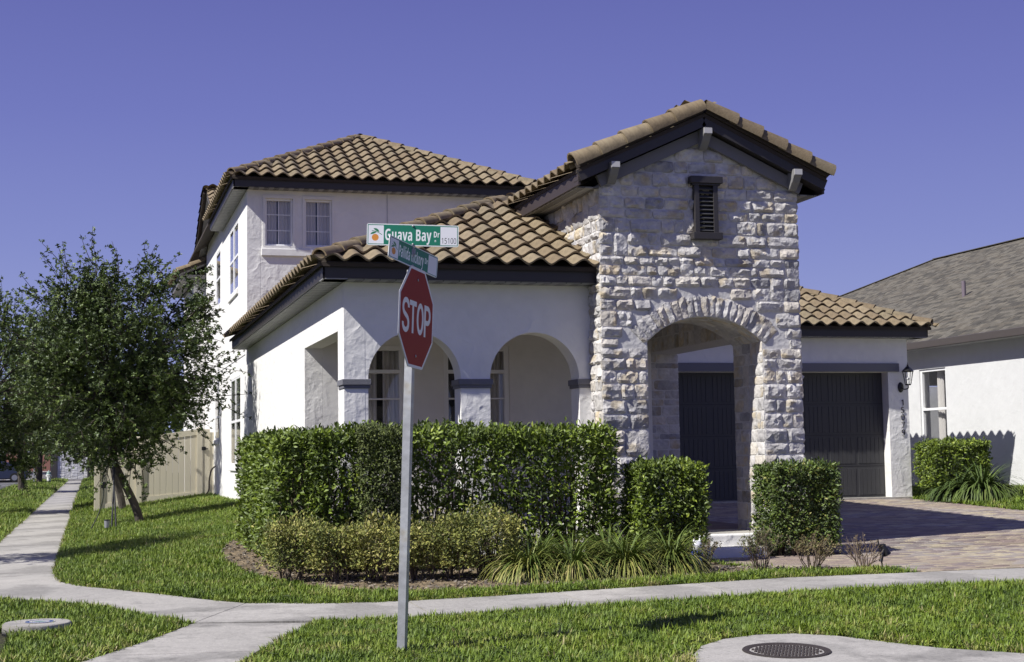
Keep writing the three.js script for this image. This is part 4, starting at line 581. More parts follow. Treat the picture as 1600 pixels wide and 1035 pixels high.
// ------------------------------------------------------------------ tan vinyl fence beside the house
{
  const z = -20, fence = thing('vinyl_fence', 'tan vinyl privacy fence between the white side wall and the sidewalk', 'fence', [0, 0, z]);
  const post = (x, y0, y1, w = 0.14) => { const g = join([rbox(x - w / 2, x + w / 2, y0, y1, -w / 2, w / 2, 0.008), new THREE.CylinderGeometry(0.01, w * 0.78, 0.05, 4).rotateY(Math.PI / 4).translate(x, y1 + 0.025, 0), rbox(x - w / 2 - 0.012, x + w / 2 + 0.012, y1 - 0.03, y1, -w / 2 - 0.012, w / 2 + 0.012, 0.005)]); return part('post', g, M.tan, fence); };
  const panel = (x0, x1, b0, b1, t0, t1) => { // sloping bottom b, top t
    part('rail', join([bar(V3(x0, t0 - 0.07, 0), V3(x1, t1 - 0.07, 0), 0.06, 0.14), bar(V3(x0, b0 + 0.09, 0), V3(x1, b1 + 0.09, 0), 0.06, 0.17)]), M.tan, fence);
    const n = Math.round((x1 - x0) / 0.15); for (let k = 0; k < n; k++) { const a = lerp(x0, x1, k / n), b = lerp(x0, x1, (k + 1) / n), f = (k + 0.5) / n; part('board', rbox(a + 0.003, b - 0.003, lerp(b0, b1, f) + 0.12, lerp(t0, t1, f) - 0.1, -0.014, 0.014, 0.006), M.tan, fence); }
  };
  post(-2.83, -0.45, 1.0); post(-1.83, -0.3, 1.5); post(-0.35, -0.2, 1.7, 0.14);
  panel(-2.76, -1.9, -0.33, -0.2, 0.98, 1.32); panel(-1.76, -0.42, -0.16, -0.06, 1.5, 1.68);
  part('gate_strip', join([rbox(-0.27, -0.1, -0.15, 1.68, -0.05, 0.05, 0.006), rbox(-0.1, 0.0, -0.15, 1.6, -0.04, 0.03, 0.006)]), M.tan, fence);
  part('latch', join([rbox(-0.3, -0.2, 1.15, 1.24, 0.05, 0.1, 0.006), rbox(-0.24, -0.14, 1.18, 1.2, 0.08, 0.1, 0.004)]), M.iron, fence);
  // run of the fence going back along the sidewalk
  for (let k = 0; k < 4; k++) { const z0 = -0.07 - k * 1.8; const gs = [bar(V3(-2.83, 0.92, z0), V3(-2.83, 0.92, z0 - 1.8), 0.05, 0.14), bar(V3(-2.83, -0.28, z0), V3(-2.83, -0.28, z0 - 1.8), 0.05, 0.17)]; part('rail', join(gs), M.tan, fence); for (let b = 0; b < 12; b++) part('board', rbox(-2.844, -2.816, -0.22, 0.88, z0 - 0.15 * (b + 1) + 0.003, z0 - 0.15 * b - 0.003, 0.006), M.tan, fence); }
}
// ------------------------------------------------------------------ neighbouring house on the right
{
  const nb = thing('neighbour_house', 'white house with grey brown shingle roof beyond the driveway', 'house', [0, 0, 0]);
  const XN = 15, E = 3.13, OVN = 0.32, paint = std([0.67, 0.68, 0.685], 0.92, { bumpMap: stuccoBump, bumpScale: 0.004, map: stuccoTone });
  part('wall', wallX([[-3, -0.3], [-3, E + 0.1], [-31, E + 0.1], [-31, -0.3]], [rectHole(-11.46, -10.4, 0.9, 2.7)], XN, 0.25), paint, nb);
  part('wall', join([boxUV(box(XN + 0.25, 29.8, -0.3, E + 0.1, -3.25, -3.001)), boxUV(box(XN, 29.8, -0.3, E + 0.1, -31.2, -31))]), paint, nb);
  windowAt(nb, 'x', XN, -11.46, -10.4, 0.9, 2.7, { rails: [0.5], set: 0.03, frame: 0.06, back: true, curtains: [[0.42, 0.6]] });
  const s = 0.45, o = OVN + 0.03, ru = Math.hypot(1, s), xe = XN - o, y0 = E + 0.16, W = 7.86;
  const roof = part('roof', join([deck([V3(xe, y0, -2.6), V3(xe, y0, -22.5 - W - 0.2), V3(xe + W, y0 + s * W, -22.5), V3(xe + W, y0 + s * W, -2.6 - W)], 0.06), deck([V3(xe, y0, -2.6), V3(xe + W, y0 + s * W, -2.6 - W), V3(xe + 2 * W, y0, -2.6)], 0.06), deck([V3(xe + 2 * W, y0, -2.6), V3(xe + W, y0 + s * W, -2.6 - W), V3(xe + W, y0 + s * W, -22.5), V3(xe + 2 * W, y0, -30.4)], 0.06), deck([V3(xe, y0, -30.5), V3(xe + 2 * W, y0, -30.4), V3(xe + W, y0 + s * W, -22.5)], 0.06)]), std([0.14, 0.125, 0.105], 0.95), nb);
  const cols = [[0.125, 0.118, 0.1], [0.095, 0.09, 0.077], [0.16, 0.15, 0.125], [0.07, 0.067, 0.058], [0.115, 0.105, 0.086], [0.145, 0.138, 0.12]], mats = cols.map(c => std(c, 0.97, { bumpMap: grit, bumpScale: 0.003, map: tileTone }));
  const V = V3(1 / ru, s / ru, 0), N = V3(-s / ru, 1 / ru, 0), Zd = V3(0, 0, 1), ex = 0.143; const bags = mats.map(() => []); let singles = 0;
  const geos = [0.17, 0.22, 0.28, 0.34].map(w => new THREE.BoxGeometry(ex + 0.03, 0.009, w - 0.004).translate(0, 0.002, 0)), ws = [0.17, 0.22, 0.28, 0.34];
  for (let r = 0; r * ex < W * ru; r++) { const v = r * ex + ex / 2, in_ = v / ru; let z = -2.75 - in_ - rr(0, 0.3); while (z > -30.2 + in_) { const k = Math.floor(rnd() * 4), w = ws[k], zc = z - w / 2; z -= w; if (zc < -20 && r < 10) continue; const P = V3(xe, y0, 0).addScaledVector(V, v).addScaledVector(N, 0.008); P.z = zc; const th = rnd() < 0.35 ? 0.005 : 0; const m = new THREE.Matrix4().makeBasis(V, N, Zd).setPosition(P.addScaledVector(N, th)); m.multiply(new THREE.Matrix4().makeRotationZ(0.05)); const c = Math.floor(rnd() * mats.length); const near = zc > -12.2 && zc < -6.2 && v < 2.3; if (near && singles < 300 && rnd() < 0.9) { const q = part('shingle', geos[k], mats[c], roof); q.applyMatrix4(m); singles++; } else { const g = geos[k].clone(); g.applyMatrix4(m); bags[c].push(g); } } }
  bags.forEach((b, i) => { if (b.length) stuffOf(part('shingles_far', mergeGeometries(b), mats[i], roof)); });
  part('ridge', join([bar(V3(xe + W, y0 + s * W + 0.02, -2.6 - W), V3(xe + W, y0 + s * W + 0.02, -22.5), 0.26, 0.02), bar(V3(xe + W, y0 + s * W + 0.02, -22.5), V3(xe, y0 + 0.02, -30.4), 0.26, 0.02)]), mats[1], roof);
  part('gutter', join([rbox(xe - 0.06, xe + 0.05, y0 - 0.16, y0 - 0.0, -30.6, -2.5, 0.015)]), std([0.07, 0.06, 0.055], 0.5), nb); part('soffit', boxUV(box(xe + 0.05, XN, E, E + 0.015, -30.6, -2.6)), std([0.45, 0.44, 0.43], 0.7), nb);
  const pv = V3(17.62, 4.63, -13.57); part('vent_pipe', new THREE.CylinderGeometry(0.05, 0.05, 0.42, 14).translate(pv.x, pv.y + 0.18, pv.z), std([0.16, 0.13, 0.15], 0.5), roof);
  pv; 
}
// ------------------------------------------------------------------ far end of the side street
{
  const hyd = thing('fire_hydrant', 'white fire hydrant with grey bonnet on the far verge', 'hydrant', [-5.42, gy(-5.42, -76), -76]);
  part('barrel', new THREE.LatheGeometry([[0, 0], [0.17, 0], [0.17, 0.05], [0.11, 0.06], [0.11, 0.5], [0.15, 0.51], [0.15, 0.56], [0, 0.56]].map(p => new THREE.Vector2(...p)), 20), std([0.75, 0.75, 0.74], 0.5), hyd); part('bonnet', new THREE.LatheGeometry([[0.14, 0.56], [0.13, 0.66], [0.07, 0.74], [0.03, 0.76], [0.03, 0.82], [0, 0.82]].map(p => new THREE.Vector2(...p)), 20), std([0.2, 0.3, 0.27], 0.5), hyd); part('outlet', join([new THREE.CylinderGeometry(0.06, 0.06, 0.36, 12).rotateZ(Math.PI / 2).translate(0, 0.44, 0), new THREE.CylinderGeometry(0.07, 0.07, 0.14, 12).rotateX(Math.PI / 2).translate(0, 0.42, 0.12)]), std([0.75, 0.75, 0.74], 0.5), hyd);
  // estate wall of pale rubble with dark piers
  const wall = thing('stone_wall', 'long pale rubble stone wall across the far street', 'wall', [-2, -0.55, -97]);
  part('wall_core', boxUV(box(-3.4, 22, 0, 2.2, -0.3, 0)), M.mortar, wall);
  const bag = [], dx = 0.42; for (let x = -3.35; x < 4.5;) { const w = rr(0.25, 0.5); for (let y = 0.02; y < 2.1;) { const h = rr(0.14, 0.3); const g = rbox(x + 0.012, x + w - 0.012, y + 0.01, Math.min(2.15, y + h) - 0.01, -0.05, rr(0.02, 0.05), 0.02); bag.push([boxUV(g, rnd() * 9), pick([0, 3])]); y += h; } x += w; }
  for (const k of [0, 3]) stuffOf(part('rubble', join(bag.filter(b => b[1] === k).map(b => b[0])), std(k ? [0.8, 0.79, 0.77] : [0.7, 0.69, 0.67], 0.9, { bumpMap: roughRock, bumpScale: 0.03 }), wall));
  for (const x of [-3.6, -1.0]) part('pier', rbox(x - 0.22, x + 0.22, 0, 2.4, -0.4, 0.12, 0.02), std([0.06, 0.055, 0.055], 0.8), wall);
  const low = thing('low_wall', 'low pale stone wall beyond the far kerb on the left', 'wall', [-8.3, -0.5, -98]); part('core', boxUV(rbox(-3.2, 2.6, 0, 0.55, -0.3, 0, 0.03)), stoneMats[0], low); part('coping', boxUV(rbox(-3.25, 2.65, 0.55, 0.63, -0.35, 0.05, 0.02)), stoneMats[3], low);
  // dark blue parked car
  const car = thing('parked_car', 'dark blue car parked beyond the far kerb at the left edge', 'car', [-9.6, -0.58, -94.2]);
  const s = new THREE.Shape(); s.moveTo(-2.2, 0.3); s.lineTo(-2.25, 0.7); s.quadraticCurveTo(-2.1, 0.88, -1.4, 0.93); s.quadraticCurveTo(-0.7, 1.42, 0.1, 1.44); s.quadraticCurveTo(1.1, 1.42, 1.6, 0.98); s.quadraticCurveTo(2.2, 0.92, 2.25, 0.7); s.lineTo(2.22, 0.3); s.closePath(); const cg = new THREE.ExtrudeGeometry(s, { depth: 1.6, bevelEnabled: true, bevelSize: 0.08, bevelThickness: 0.08, bevelSegments: 3 }); cg.translate(0, 0, -0.8); part('body', cg, new THREE.MeshPhysicalMaterial({ color: new THREE.Color(0.02, 0.03, 0.07), roughness: 0.3, clearcoat: 1 }), car);
  const ws = new THREE.Shape(); ws.moveTo(-1.15, 0.95); ws.lineTo(-0.6, 1.33); ws.lineTo(0.9, 1.33); ws.lineTo(1.3, 0.98); ws.closePath(); part('window', new THREE.ExtrudeGeometry(ws, { depth: 1.785, bevelEnabled: false }).translate(0, 0, -0.8925), std([0.02, 0.02, 0.025], 0.1), car);
  for (const wx of [-1.4, 1.4]) for (const wz of [-0.8, 0.8]) { const w = part('wheel', new THREE.CylinderGeometry(0.33, 0.33, 0.22, 24).rotateX(Math.PI / 2).translate(wx, 0.33, wz), std([0.02, 0.02, 0.02], 0.9), car); part('rim', new THREE.CylinderGeometry(0.2, 0.2, 0.235, 16).rotateX(Math.PI / 2).translate(wx, 0.33, wz), std([0.5, 0.5, 0.5], 0.3, { metalness: 0.8 }), w); }
  part('headlight', rbox(-2.32, -2.15, 0.62, 0.74, 0.45, 0.8, 0.02), std([0.7, 0.7, 0.7], 0.2), car);
  // small pale utility pedestal and thin sign post on the verge
  const pst = thing('verge_post', 'thin grey metal post on the verge near the hydrant', 'post', [-6.2, gy(-6.2, -74), -74]); part('pole', rbox(-0.04, 0.04, 0, 1.6, -0.04, 0.04, 0.008), std([0.4, 0.42, 0.44], 0.5), pst);
  // brick red house far off
  const rh = thing('red_house', 'small red house far behind the trees at the left edge', 'house', [-12, -0.6, -122]); part('wall', boxUV(box(-4, 5.5, 0, 3.2, -6, 0)), std([0.42, 0.2, 0.15], 0.9, { map: stuccoTone }), rh); part('roof', (() => { const q = new THREE.Shape(); q.moveTo(-4.5, 3.2); q.lineTo(6, 3.2); q.lineTo(0.75, 5.6); q.closePath(); return boxUV(new THREE.ExtrudeGeometry(q, { depth: 6.6, bevelEnabled: false }).translate(0, 0, -6.3)); })(), std([0.15, 0.1, 0.08], 0.9), rh); for (const wx of [-2.5, 0.5, 3.4]) { const w = part('window', rbox(wx, wx + 1.1, 1, 2.4, -0.02, 0.05, 0.01), M.vinyl, rh); part('pane', box(wx + 0.1, wx + 1.0, 1.1, 2.3, 0.05, 0.055), std([0.03, 0.03, 0.04], 0.1), w); }
}
// ------------------------------------------------------------------ plants
function leafGeo(w = 0.44, fold = 0.07, droop = 0.1) { const p = [0, 0, 0, -w * 0.42, fold * 0.8, 0.3, 0, 0, 0.33, w * 0.42, fold * 0.8, 0.3, -w / 2 * 0.86, fold, 0.62, 0, -0.01, 0.62, w / 2 * 0.86, fold, 0.62, 0, -droop, 1], i = [0, 2, 1, 0, 3, 2, 1, 2, 5, 1, 5, 4, 2, 3, 6, 2, 6, 5, 4, 5, 7, 5, 6, 7]; const g = new THREE.BufferGeometry(); g.setAttribute('position', new THREE.Float32BufferAttribute(p, 3)); g.setIndex(i); g.computeVertexNormals(); return g; }
const LEAF = leafGeo(), LEAF_R = leafGeo(0.62, 0.06, 0.06);
const leafGloss = std([1, 1, 1], 0.52), leafMatt = std([1, 1, 1], 0.75), leafThru = new THREE.MeshPhysicalMaterial({ color: 0xffffff, roughness: 0.92, transmission: 0.42, thickness: 0 });
const colMix = (P, t) => { t = clamp(t, 0, 0.9999) * (P.length - 1); const k = Math.floor(t), f = t - k; return new THREE.Color().setRGB(...[0, 1, 2].map(c => lerp(P[k][c], P[k + 1][c], f))); };
const _x = V3(), _y = V3(), _z = V3(), _m = new THREE.Matrix4();
// writes leaves [pos, dir, normal, size, colour] as instances
function leaves(parent, list, geo, mat, name = 'foliage') {
  const im = new THREE.InstancedMesh(geo, mat, list.length); list.forEach(([p, d, n, s, c], i) => { _z.copy(d).normalize(); _x.copy(n).cross(_z); if (_x.lengthSq() < 1e-6) _x.set(1, 0, 0); _x.normalize(); _y.copy(_z).cross(_x); _m.makeBasis(_x.multiplyScalar(s), _y.multiplyScalar(s), _z.multiplyScalar(s)).setPosition(p); im.setMatrixAt(i, _m); im.setColorAt(i, c); });
  im.name = name; im.castShadow = im.receiveShadow = true; stuffOf(im); parent.add(im); return im;
}
const rv = () => V3(rr(-1, 1), rr(-1, 1), rr(-1, 1));
const HEDGE_P = [[0.07, 0.105, 0.01], [0.105, 0.155, 0.013], [0.145, 0.205, 0.016], [0.2, 0.265, 0.022], [0.29, 0.35, 0.04]];
const OLIVE_P = [[0.11, 0.135, 0.025], [0.18, 0.2, 0.035], [0.27, 0.265, 0.055], [0.38, 0.35, 0.095], [0.5, 0.44, 0.19]];
const OAK_P = [[0.045, 0.07, 0.015], [0.06, 0.095, 0.018], [0.08, 0.12, 0.022], [0.115, 0.16, 0.028], [0.18, 0.23, 0.045]];
// clipped shrub or hedge: rounded boxes filled with leaves, more near the faces; thin = sparser below
function hedge(name, label, boxes, o) {
  const cx = boxes.reduce((a, b) => a + (b[0] + b[1]) / 2, 0) / boxes.length, cz = boxes.reduce((a, b) => a + (b[4] + b[5]) / 2, 0) / boxes.length, cy = gy(cx, cz);
  const T = thing(name, label, o.cat || 'hedge', [cx, cy, cz], o.group), A = [], B = [], C = V3(cx, cy, cz); let area = boxes.map(b => 2 * ((b[1] - b[0]) * (b[5] - b[4]) + (b[1] - b[0]) * (b[3] - b[2]) + (b[5] - b[4]) * (b[3] - b[2]))), tot = area.reduce((a, b) => a + b);
  const inside = (p, k, m) => boxes.some((b, j) => j !== k && p.x > b[0] + m && p.x < b[1] - m && p.z > b[4] + m && p.z < b[5] - m && p.y < b[3] - m);
  boxes.forEach((b, k) => {
    const n = Math.round(o.n * area[k] / tot), w = b[1] - b[0], h = b[3] - b[2], d = b[5] - b[4], fA = [d * h, d * h, w * d, w * d * 0.25, w * h, w * h * 0.55], fT = fA.reduce((a, c) => a + c);
    for (let i = 0; i < n; i++) {
      let r = rnd() * fT, f = 0; while (r > fA[f]) { r -= fA[f]; f++; } const N = [V3(-1, 0, 0), V3(1, 0, 0), V3(0, 1, 0), V3(0, -1, 0), V3(0, 0, 1), V3(0, 0, -1)][f];
      const p = V3(rr(b[0], b[1]), rr(b[2], b[3]), rr(b[4], b[5])); if (f === 0) p.x = b[0]; if (f === 1) p.x = b[1]; if (f === 2) p.y = b[3]; if (f === 3) p.y = b[2]; if (f === 4) p.z = b[5]; if (f === 5) p.z = b[4];
      const t = (p.y - b[2]) / h; if (o.thin && rnd() < o.thin * Math.pow(1 - t, 2.2)) continue; const patch = fbm(p.x * 0.35 + 3.3, (p.y + p.z) * 0.35 + 5.1, 16, 2, 5); if (patch < 0.3 && rnd() < 0.5) continue;
      const q = 1 - Math.pow(rnd(), 0.45), dep = -0.06 * (o.loose ?? 1) * rnd() * (fbm(p.x * 0.5 + 1, p.y * 0.5 + p.z * 0.5, 16, 2, 9) > 0.45 ? 1.4 : 0.3) + q * (o.depth ?? 0.3) + (o.bump ?? 0.1) * (fbm(p.x * 0.22 + 9, p.y * 0.22 + p.z * 0.22 + 2, 16, 2, 15) - 0.35);
      p.addScaledVector(N, -dep); // rounded upper edges
      if (t > 0.85 || f === 2) { const ex = Math.min(p.x - b[0], b[1] - p.x), ez = Math.min(p.z - b[4], b[5] - p.z), e = Math.min(ex, ez); if (f === 2 && e < 0.1) p.y -= (0.1 - e) * 0.6; }
      if (inside(p, k, 0.12)) continue;
      const dir = N.clone().multiplyScalar(rr(0.1, 0.8)).add(rv().multiplyScalar(0.75)).add(V3(0, f === 2 ? 0.5 : 0.2, 0)), nor = N.clone().multiplyScalar(0.7).add(V3(0, 0.55, 0)).add(rv().multiplyScalar(0.6));
      const tone = clamp(rnd() * 0.62 + (fbm(p.x * 0.4, p.y * 0.4 + p.z * 0.3, 16, 2, 25) - 0.5) * 0.7 + (rnd() < (o.fresh ?? 0.08) ? 0.45 : 0), 0, 1), c = colMix(o.pal || HEDGE_P, tone), s = o.leaf * rr(0.6, 1.25);
      (rnd() < 0.72 ? A : B).push([p.clone().sub(C), dir, nor, s, c]);
    }
  });
  leaves(T, A, o.geo || LEAF, o.matt ? leafMatt : leafGloss); leaves(T, B, o.geo || LEAF, leafThru);
  const st = []; for (const b of boxes) { const n = Math.max(3, Math.round((b[1] - b[0]) * (b[5] - b[4]) * (o.stems ?? 22))); for (let i = 0; i < n; i++) { const x = rr(b[0] + 0.12, b[1] - 0.12), z = rr(b[4] + 0.1, b[5] - 0.1), y = gy(x, z); for (let k = 0; k < 3; k++) { const tx = clamp(x + rr(-0.22, 0.22), b[0] + 0.05, b[1] - 0.05), tz = clamp(z + rr(-0.2, 0.2), b[4] + 0.05, b[5] - 0.05), ty = lerp(b[2], b[3], rr(0.5, 0.92)); st.push(tube([V3(x, y - 0.02, z), V3(lerp(x, tx, 0.35) + rr(-0.02, 0.02), lerp(y, ty, 0.4), lerp(z, tz, 0.35)), V3(tx, ty, tz)], 0.011, 0.004, 4, 4).translate(-cx, -cy, -cz)); } } }
  part('stems', join(st), M.twig, T); return T;
}
hedge('clipped_hedge', 'long tall dark green clipped hedge in front of the arched porch', [[-0.62, 3.0, -0.2, 1.24, 0.82, 1.5], [-1.02, -0.3, -0.22, 1.2, -2.7, 1.35]], { n: 70000, leaf: 0.07, thin: 0.5, depth: 0.34, fresh: 0.06 });
hedge('upright_shrub', 'narrow darker small leaved shrub standing up through the long hedge', [[-0.12, 0.42, -0.15, 1.29, 1.25, 1.68]], { cat: 'shrub', n: 9000, leaf: 0.042, depth: 0.22, thin: 0.3, matt: true, pal: [[0.055, 0.075, 0.015], [0.08, 0.105, 0.02], [0.11, 0.135, 0.03], [0.16, 0.18, 0.05]], bump: 0.22 });
// low row of variegated shrubs, each its own plant
[[-1.15, -0.62, 0.24, 2.02, 'leftmost low variegated olive shrub at the open corner of the bed'], [-0.72, -0.2, 0.2, 2.2, 'second low variegated olive shrub from the open corner of the bed'], [-0.28, 0.28, 0.18, 2.3, 'low variegated olive shrub just left of the stop sign post'], [0.22, 0.72, 0.17, 2.34, 'low variegated olive shrub directly behind the stop sign post'], [0.62, 1.02, 0.16, 2.36, 'low variegated olive shrub just right of the stop sign post'], [0.95, 1.5, 0.27, 2.36, 'rightmost and tallest low variegated olive shrub beside the strap leaved clumps']].forEach(([a, b, t, z, l]) => hedge('variegated_shrub', l, [[a, b, gy((a + b) / 2, z) + 0.17, t, z - 0.36, z + 0.14]], { cat: 'shrub', group: 'low variegated shrubs along the bed', n: 5200, leaf: 0.04, depth: 0.2, thin: 0.45, pal: OLIVE_P, matt: true, bump: 0.28, loose: 1.8, stems: 14 }));
hedge('box_shrub', 'square clipped shrub left of the stone arch', [[3.2, 4.02, -0.16, 0.8, 1.15, 1.75]], { cat: 'shrub', n: 17000, leaf: 0.058, thin: 0.4, depth: 0.24, fresh: 0.16 });
hedge('box_shrub', 'square clipped shrub in front of the right stone pier', [[5.12, 5.98, -0.24, 0.76, 0.72, 1.34]], { cat: 'shrub', n: 17000, leaf: 0.055, thin: 0.25, depth: 0.22, fresh: 0.14, pal: [[0.05, 0.08, 0.014], [0.075, 0.115, 0.018], [0.1, 0.15, 0.022], [0.15, 0.2, 0.03], [0.25, 0.24, 0.05]] });
hedge('box_shrub', 'square clipped shrub beside the garage corner near the lantern', [[12.55, 13.75, 0.2, 1.04, -7.7, -7.0]], { cat: 'shrub', n: 13000, leaf: 0.068, thin: 0.3, depth: 0.26, fresh: 0.12 });
hedge('box_shrub', 'small hedge far off below the pale stone wall', [[-2.9, -1.9, -0.5, 0.5, -96.2, -95.4]], { cat: 'shrub', n: 900, leaf: 0.14, depth: 0.2, stems: 3 });
// arching strap leaved clumps
function strap(name, label, x, z, R, n, len, pal, group, wid = 0.012) {
  const y = gy(x, z), T = thing(name, label, 'plant', [x, y, z], group), pos = [], col = [], idx = [];
  for (let i = 0; i < n; i++) { const a = rr(0, 6.283), lean = Math.pow(rnd(), 0.7), L = len * rr(0.65, 1.15), x0 = Math.cos(a) * R * 0.25 * rnd(), z0 = Math.sin(a) * R * 0.25 * rnd(), c = colMix(pal, rnd() * 0.5 + lean * 0.5 - 0.1 + (rnd() < 0.1 ? 0.3 : 0)), S = 6, w = wid * rr(0.7, 1.2); const ta = a + rr(-0.6, 0.6); let px = x0, py = 0, pz = z0, el = Math.PI / 2 - lean * 0.75; const b0 = pos.length / 3; for (let k = 0; k <= S; k++) { const ww = w * Math.sin(Math.PI * (0.18 + 0.8 * k / S)) + 0.0006; pos.push(px - Math.sin(ta) * ww, py, pz + Math.cos(ta) * ww, px + Math.sin(ta) * ww, py, pz - Math.cos(ta) * ww); const tip = k / S; for (let q = 0; q < 2; q++) col.push(c.r, c.g, c.b); px += Math.cos(ta) * Math.cos(el) * L / S; pz += Math.sin(ta) * Math.cos(el) * L / S; py += Math.sin(el) * L / S; el -= (0.22 + 0.42 * lean) * rr(0.7, 1.3); if (py < 0.01) { py = 0.01; el = Math.max(el, -0.1); } if (k < S) { const q = b0 + 2 * k; idx.push(q, q + 2, q + 1, q + 1, q + 2, q + 3); } } }
  const g = new THREE.BufferGeometry(); g.setAttribute('position', new THREE.Float32BufferAttribute(pos, 3)); g.setAttribute('color', new THREE.Float32BufferAttribute(col, 3)); g.setIndex(idx); g.computeVertexNormals(); part('leaves', g, strapMat, T); return T;
}
const strapMat = std([1, 1, 1], 0.6, { vertexColors: true });
const LILY = [[0.08, 0.12, 0.02], [0.11, 0.16, 0.025], [0.19, 0.21, 0.04], [0.34, 0.31, 0.09], [0.44, 0.37, 0.18]];
[[1.55, 2.62, 0.34, 'leftmost strap leaved clump next to the low variegated shrubs'], [2.02, 2.7, 0.4, 'largest strap leaved clump, second from the left in the bed'], [2.62, 2.72, 0.36, 'third strap leaved clump from the left in the bed'], [3.15, 2.72, 0.38, 'rightmost strap leaved clump in the bed below the square shrub'], [1.8, 2.15, 0.3, 'strap leaved clump tucked behind the two leftmost ones'], [2.6, 2.2, 0.3, 'strap leaved clump tucked behind the third from the left']].forEach(([x, z, R, l]) => strap('strap_leaf_clump', l, x, z, R, 950, 0.68, LILY, 'strap leaved clumps in the bed', 0.0065));
strap('strap_leaf_clump', 'bushy strap leaved clump beside the garage shrub and neighbour lawn', 13.1, -6.3, 0.6, 800, 1.0, [[0.05, 0.085, 0.015], [0.075, 0.115, 0.02], [0.1, 0.145, 0.028], [0.14, 0.17, 0.045]], 'strap leaved clumps at the garage', 0.016);
strap('strap_leaf_clump', 'smaller strap leaved clump behind the bushy one at the garage', 12.85, -6.75, 0.5, 500, 0.9, [[0.03, 0.06, 0.012], [0.05, 0.085, 0.018], [0.07, 0.11, 0.022], [0.1, 0.13, 0.035]], 'strap leaved clumps at the garage', 0.016);
// small twiggy shrubs at the driveway edge
function twiggy(label, x, z, W, H, nl, pal, leaf) {
  const y = gy(x, z), T = thing('twiggy_shrub', label, 'shrub', [x, y, z], 'sparse twiggy shrubs at the driveway edge'), st = [], L = [];
  const grow = (p, d, len, r, lv) => { const e = p.clone().addScaledVector(d, len), m = p.clone().lerp(e, 0.5).add(rv().multiplyScalar(len * 0.1)); st.push(tube([p, m, e], r, r * 0.6, 3, 4)); if (lv > 0) { const n = 2 + (rnd() < 0.5 ? 1 : 0); for (let k = 0; k < n; k++) grow(e, d.clone().add(rv().multiplyScalar(0.55)).add(V3(0, 0.15, 0)).normalize(), len * rr(0.55, 0.85), r * 0.6, lv - 1); } else for (let k = 0; k < nl; k++) { const q = p.clone().lerp(e, rr(0.2, 1.1)).add(rv().multiplyScalar(0.02)); L.push([q, rv(), V3(0, 1, 0).add(rv()), leaf * rr(0.6, 1.2), colMix(pal, rnd())]); } };
  for (let k = 0; k < 20; k++) { const a = rr(0, 6.28), le = rr(0.1, 0.95); grow(V3(Math.cos(a) * 0.04, 0, Math.sin(a) * 0.04), V3(Math.cos(a) * le * W / H * 1.2, 1, Math.sin(a) * le * W / H * 1.2).normalize(), H * rr(0.24, 0.42), 0.007, 2); }
  part('stems', join(st), M.twig, T); leaves(T, L, LEAF, leafMatt);
}
twiggy('small leafy twig shrub nearest the stucco steps', 4.05, 3.1, 0.3, 0.56, 6, [[0.05, 0.07, 0.02], [0.09, 0.1, 0.03], [0.16, 0.14, 0.06]], 0.034);
twiggy('brownish twig shrub in the middle of three at the driveway edge', 4.62, 3.2, 0.4, 0.5, 7, [[0.12, 0.09, 0.04], [0.19, 0.14, 0.06], [0.12, 0.13, 0.04], [0.26, 0.19, 0.09]], 0.03);
twiggy('nearly bare twig shrub furthest along the driveway edge', 5.2, 3.28, 0.34, 0.46, 1, [[0.14, 0.11, 0.06], [0.2, 0.15, 0.08]], 0.03);
twiggy('dark twig shrub between the strap leaved clumps and the steps', 3.62, 2.5, 0.26, 0.42, 3, [[0.04, 0.05, 0.015], [0.09, 0.09, 0.03], [0.14, 0.1, 0.05]], 0.034);
{ // blue and white glazed garden ornament by the steps, dark pinwheel stake by the driveway
  const f = thing('garden_ornament', 'small blue and white garden ornament beside the strap leaved plants', 'ornament', [3.78, gy(3.78, 1.98), 1.98]); part('body', new THREE.LatheGeometry([[0, 0], [0.075, 0], [0.09, 0.06], [0.085, 0.16], [0.05, 0.2], [0, 0.2]].map(p => new THREE.Vector2(...p)), 24), std([0.03, 0.05, 0.25], 0.25), f); part('head', new THREE.SphereGeometry(0.062, 20, 14).scale(1, 1.15, 0.9).translate(0, 0.25, 0.01), std([0.7, 0.7, 0.72], 0.3), f); part('ear', join([-0.035, 0.035].map(x => new THREE.ConeGeometry(0.018, 0.04, 10).translate(x, 0.33, 0.01))), std([0.7, 0.7, 0.72], 0.3), f);
  const p = thing('path_light', 'dark tilted garden path light at the driveway edge', 'garden light', [5.42, gy(5.42, 3.26), 3.26]); part('stake', bar(V3(0.04, -0.05, 0), V3(-0.02, 0.34, 0), 0.012, 0.012, V3(0, 0, 1)), M.iron, p); part('lamp_head', join([new THREE.CylinderGeometry(0.03, 0.05, 0.12, 14).rotateZ(0.5).translate(0.06, 0.22, 0), new THREE.CylinderGeometry(0.012, 0.022, 0.16, 10).rotateZ(-0.3).translate(0.02, 0.17, 0.02), rbox(-0.03, 0.07, 0.26, 0.285, -0.02, 0.02, 0.006)]), M.iron, p);
}
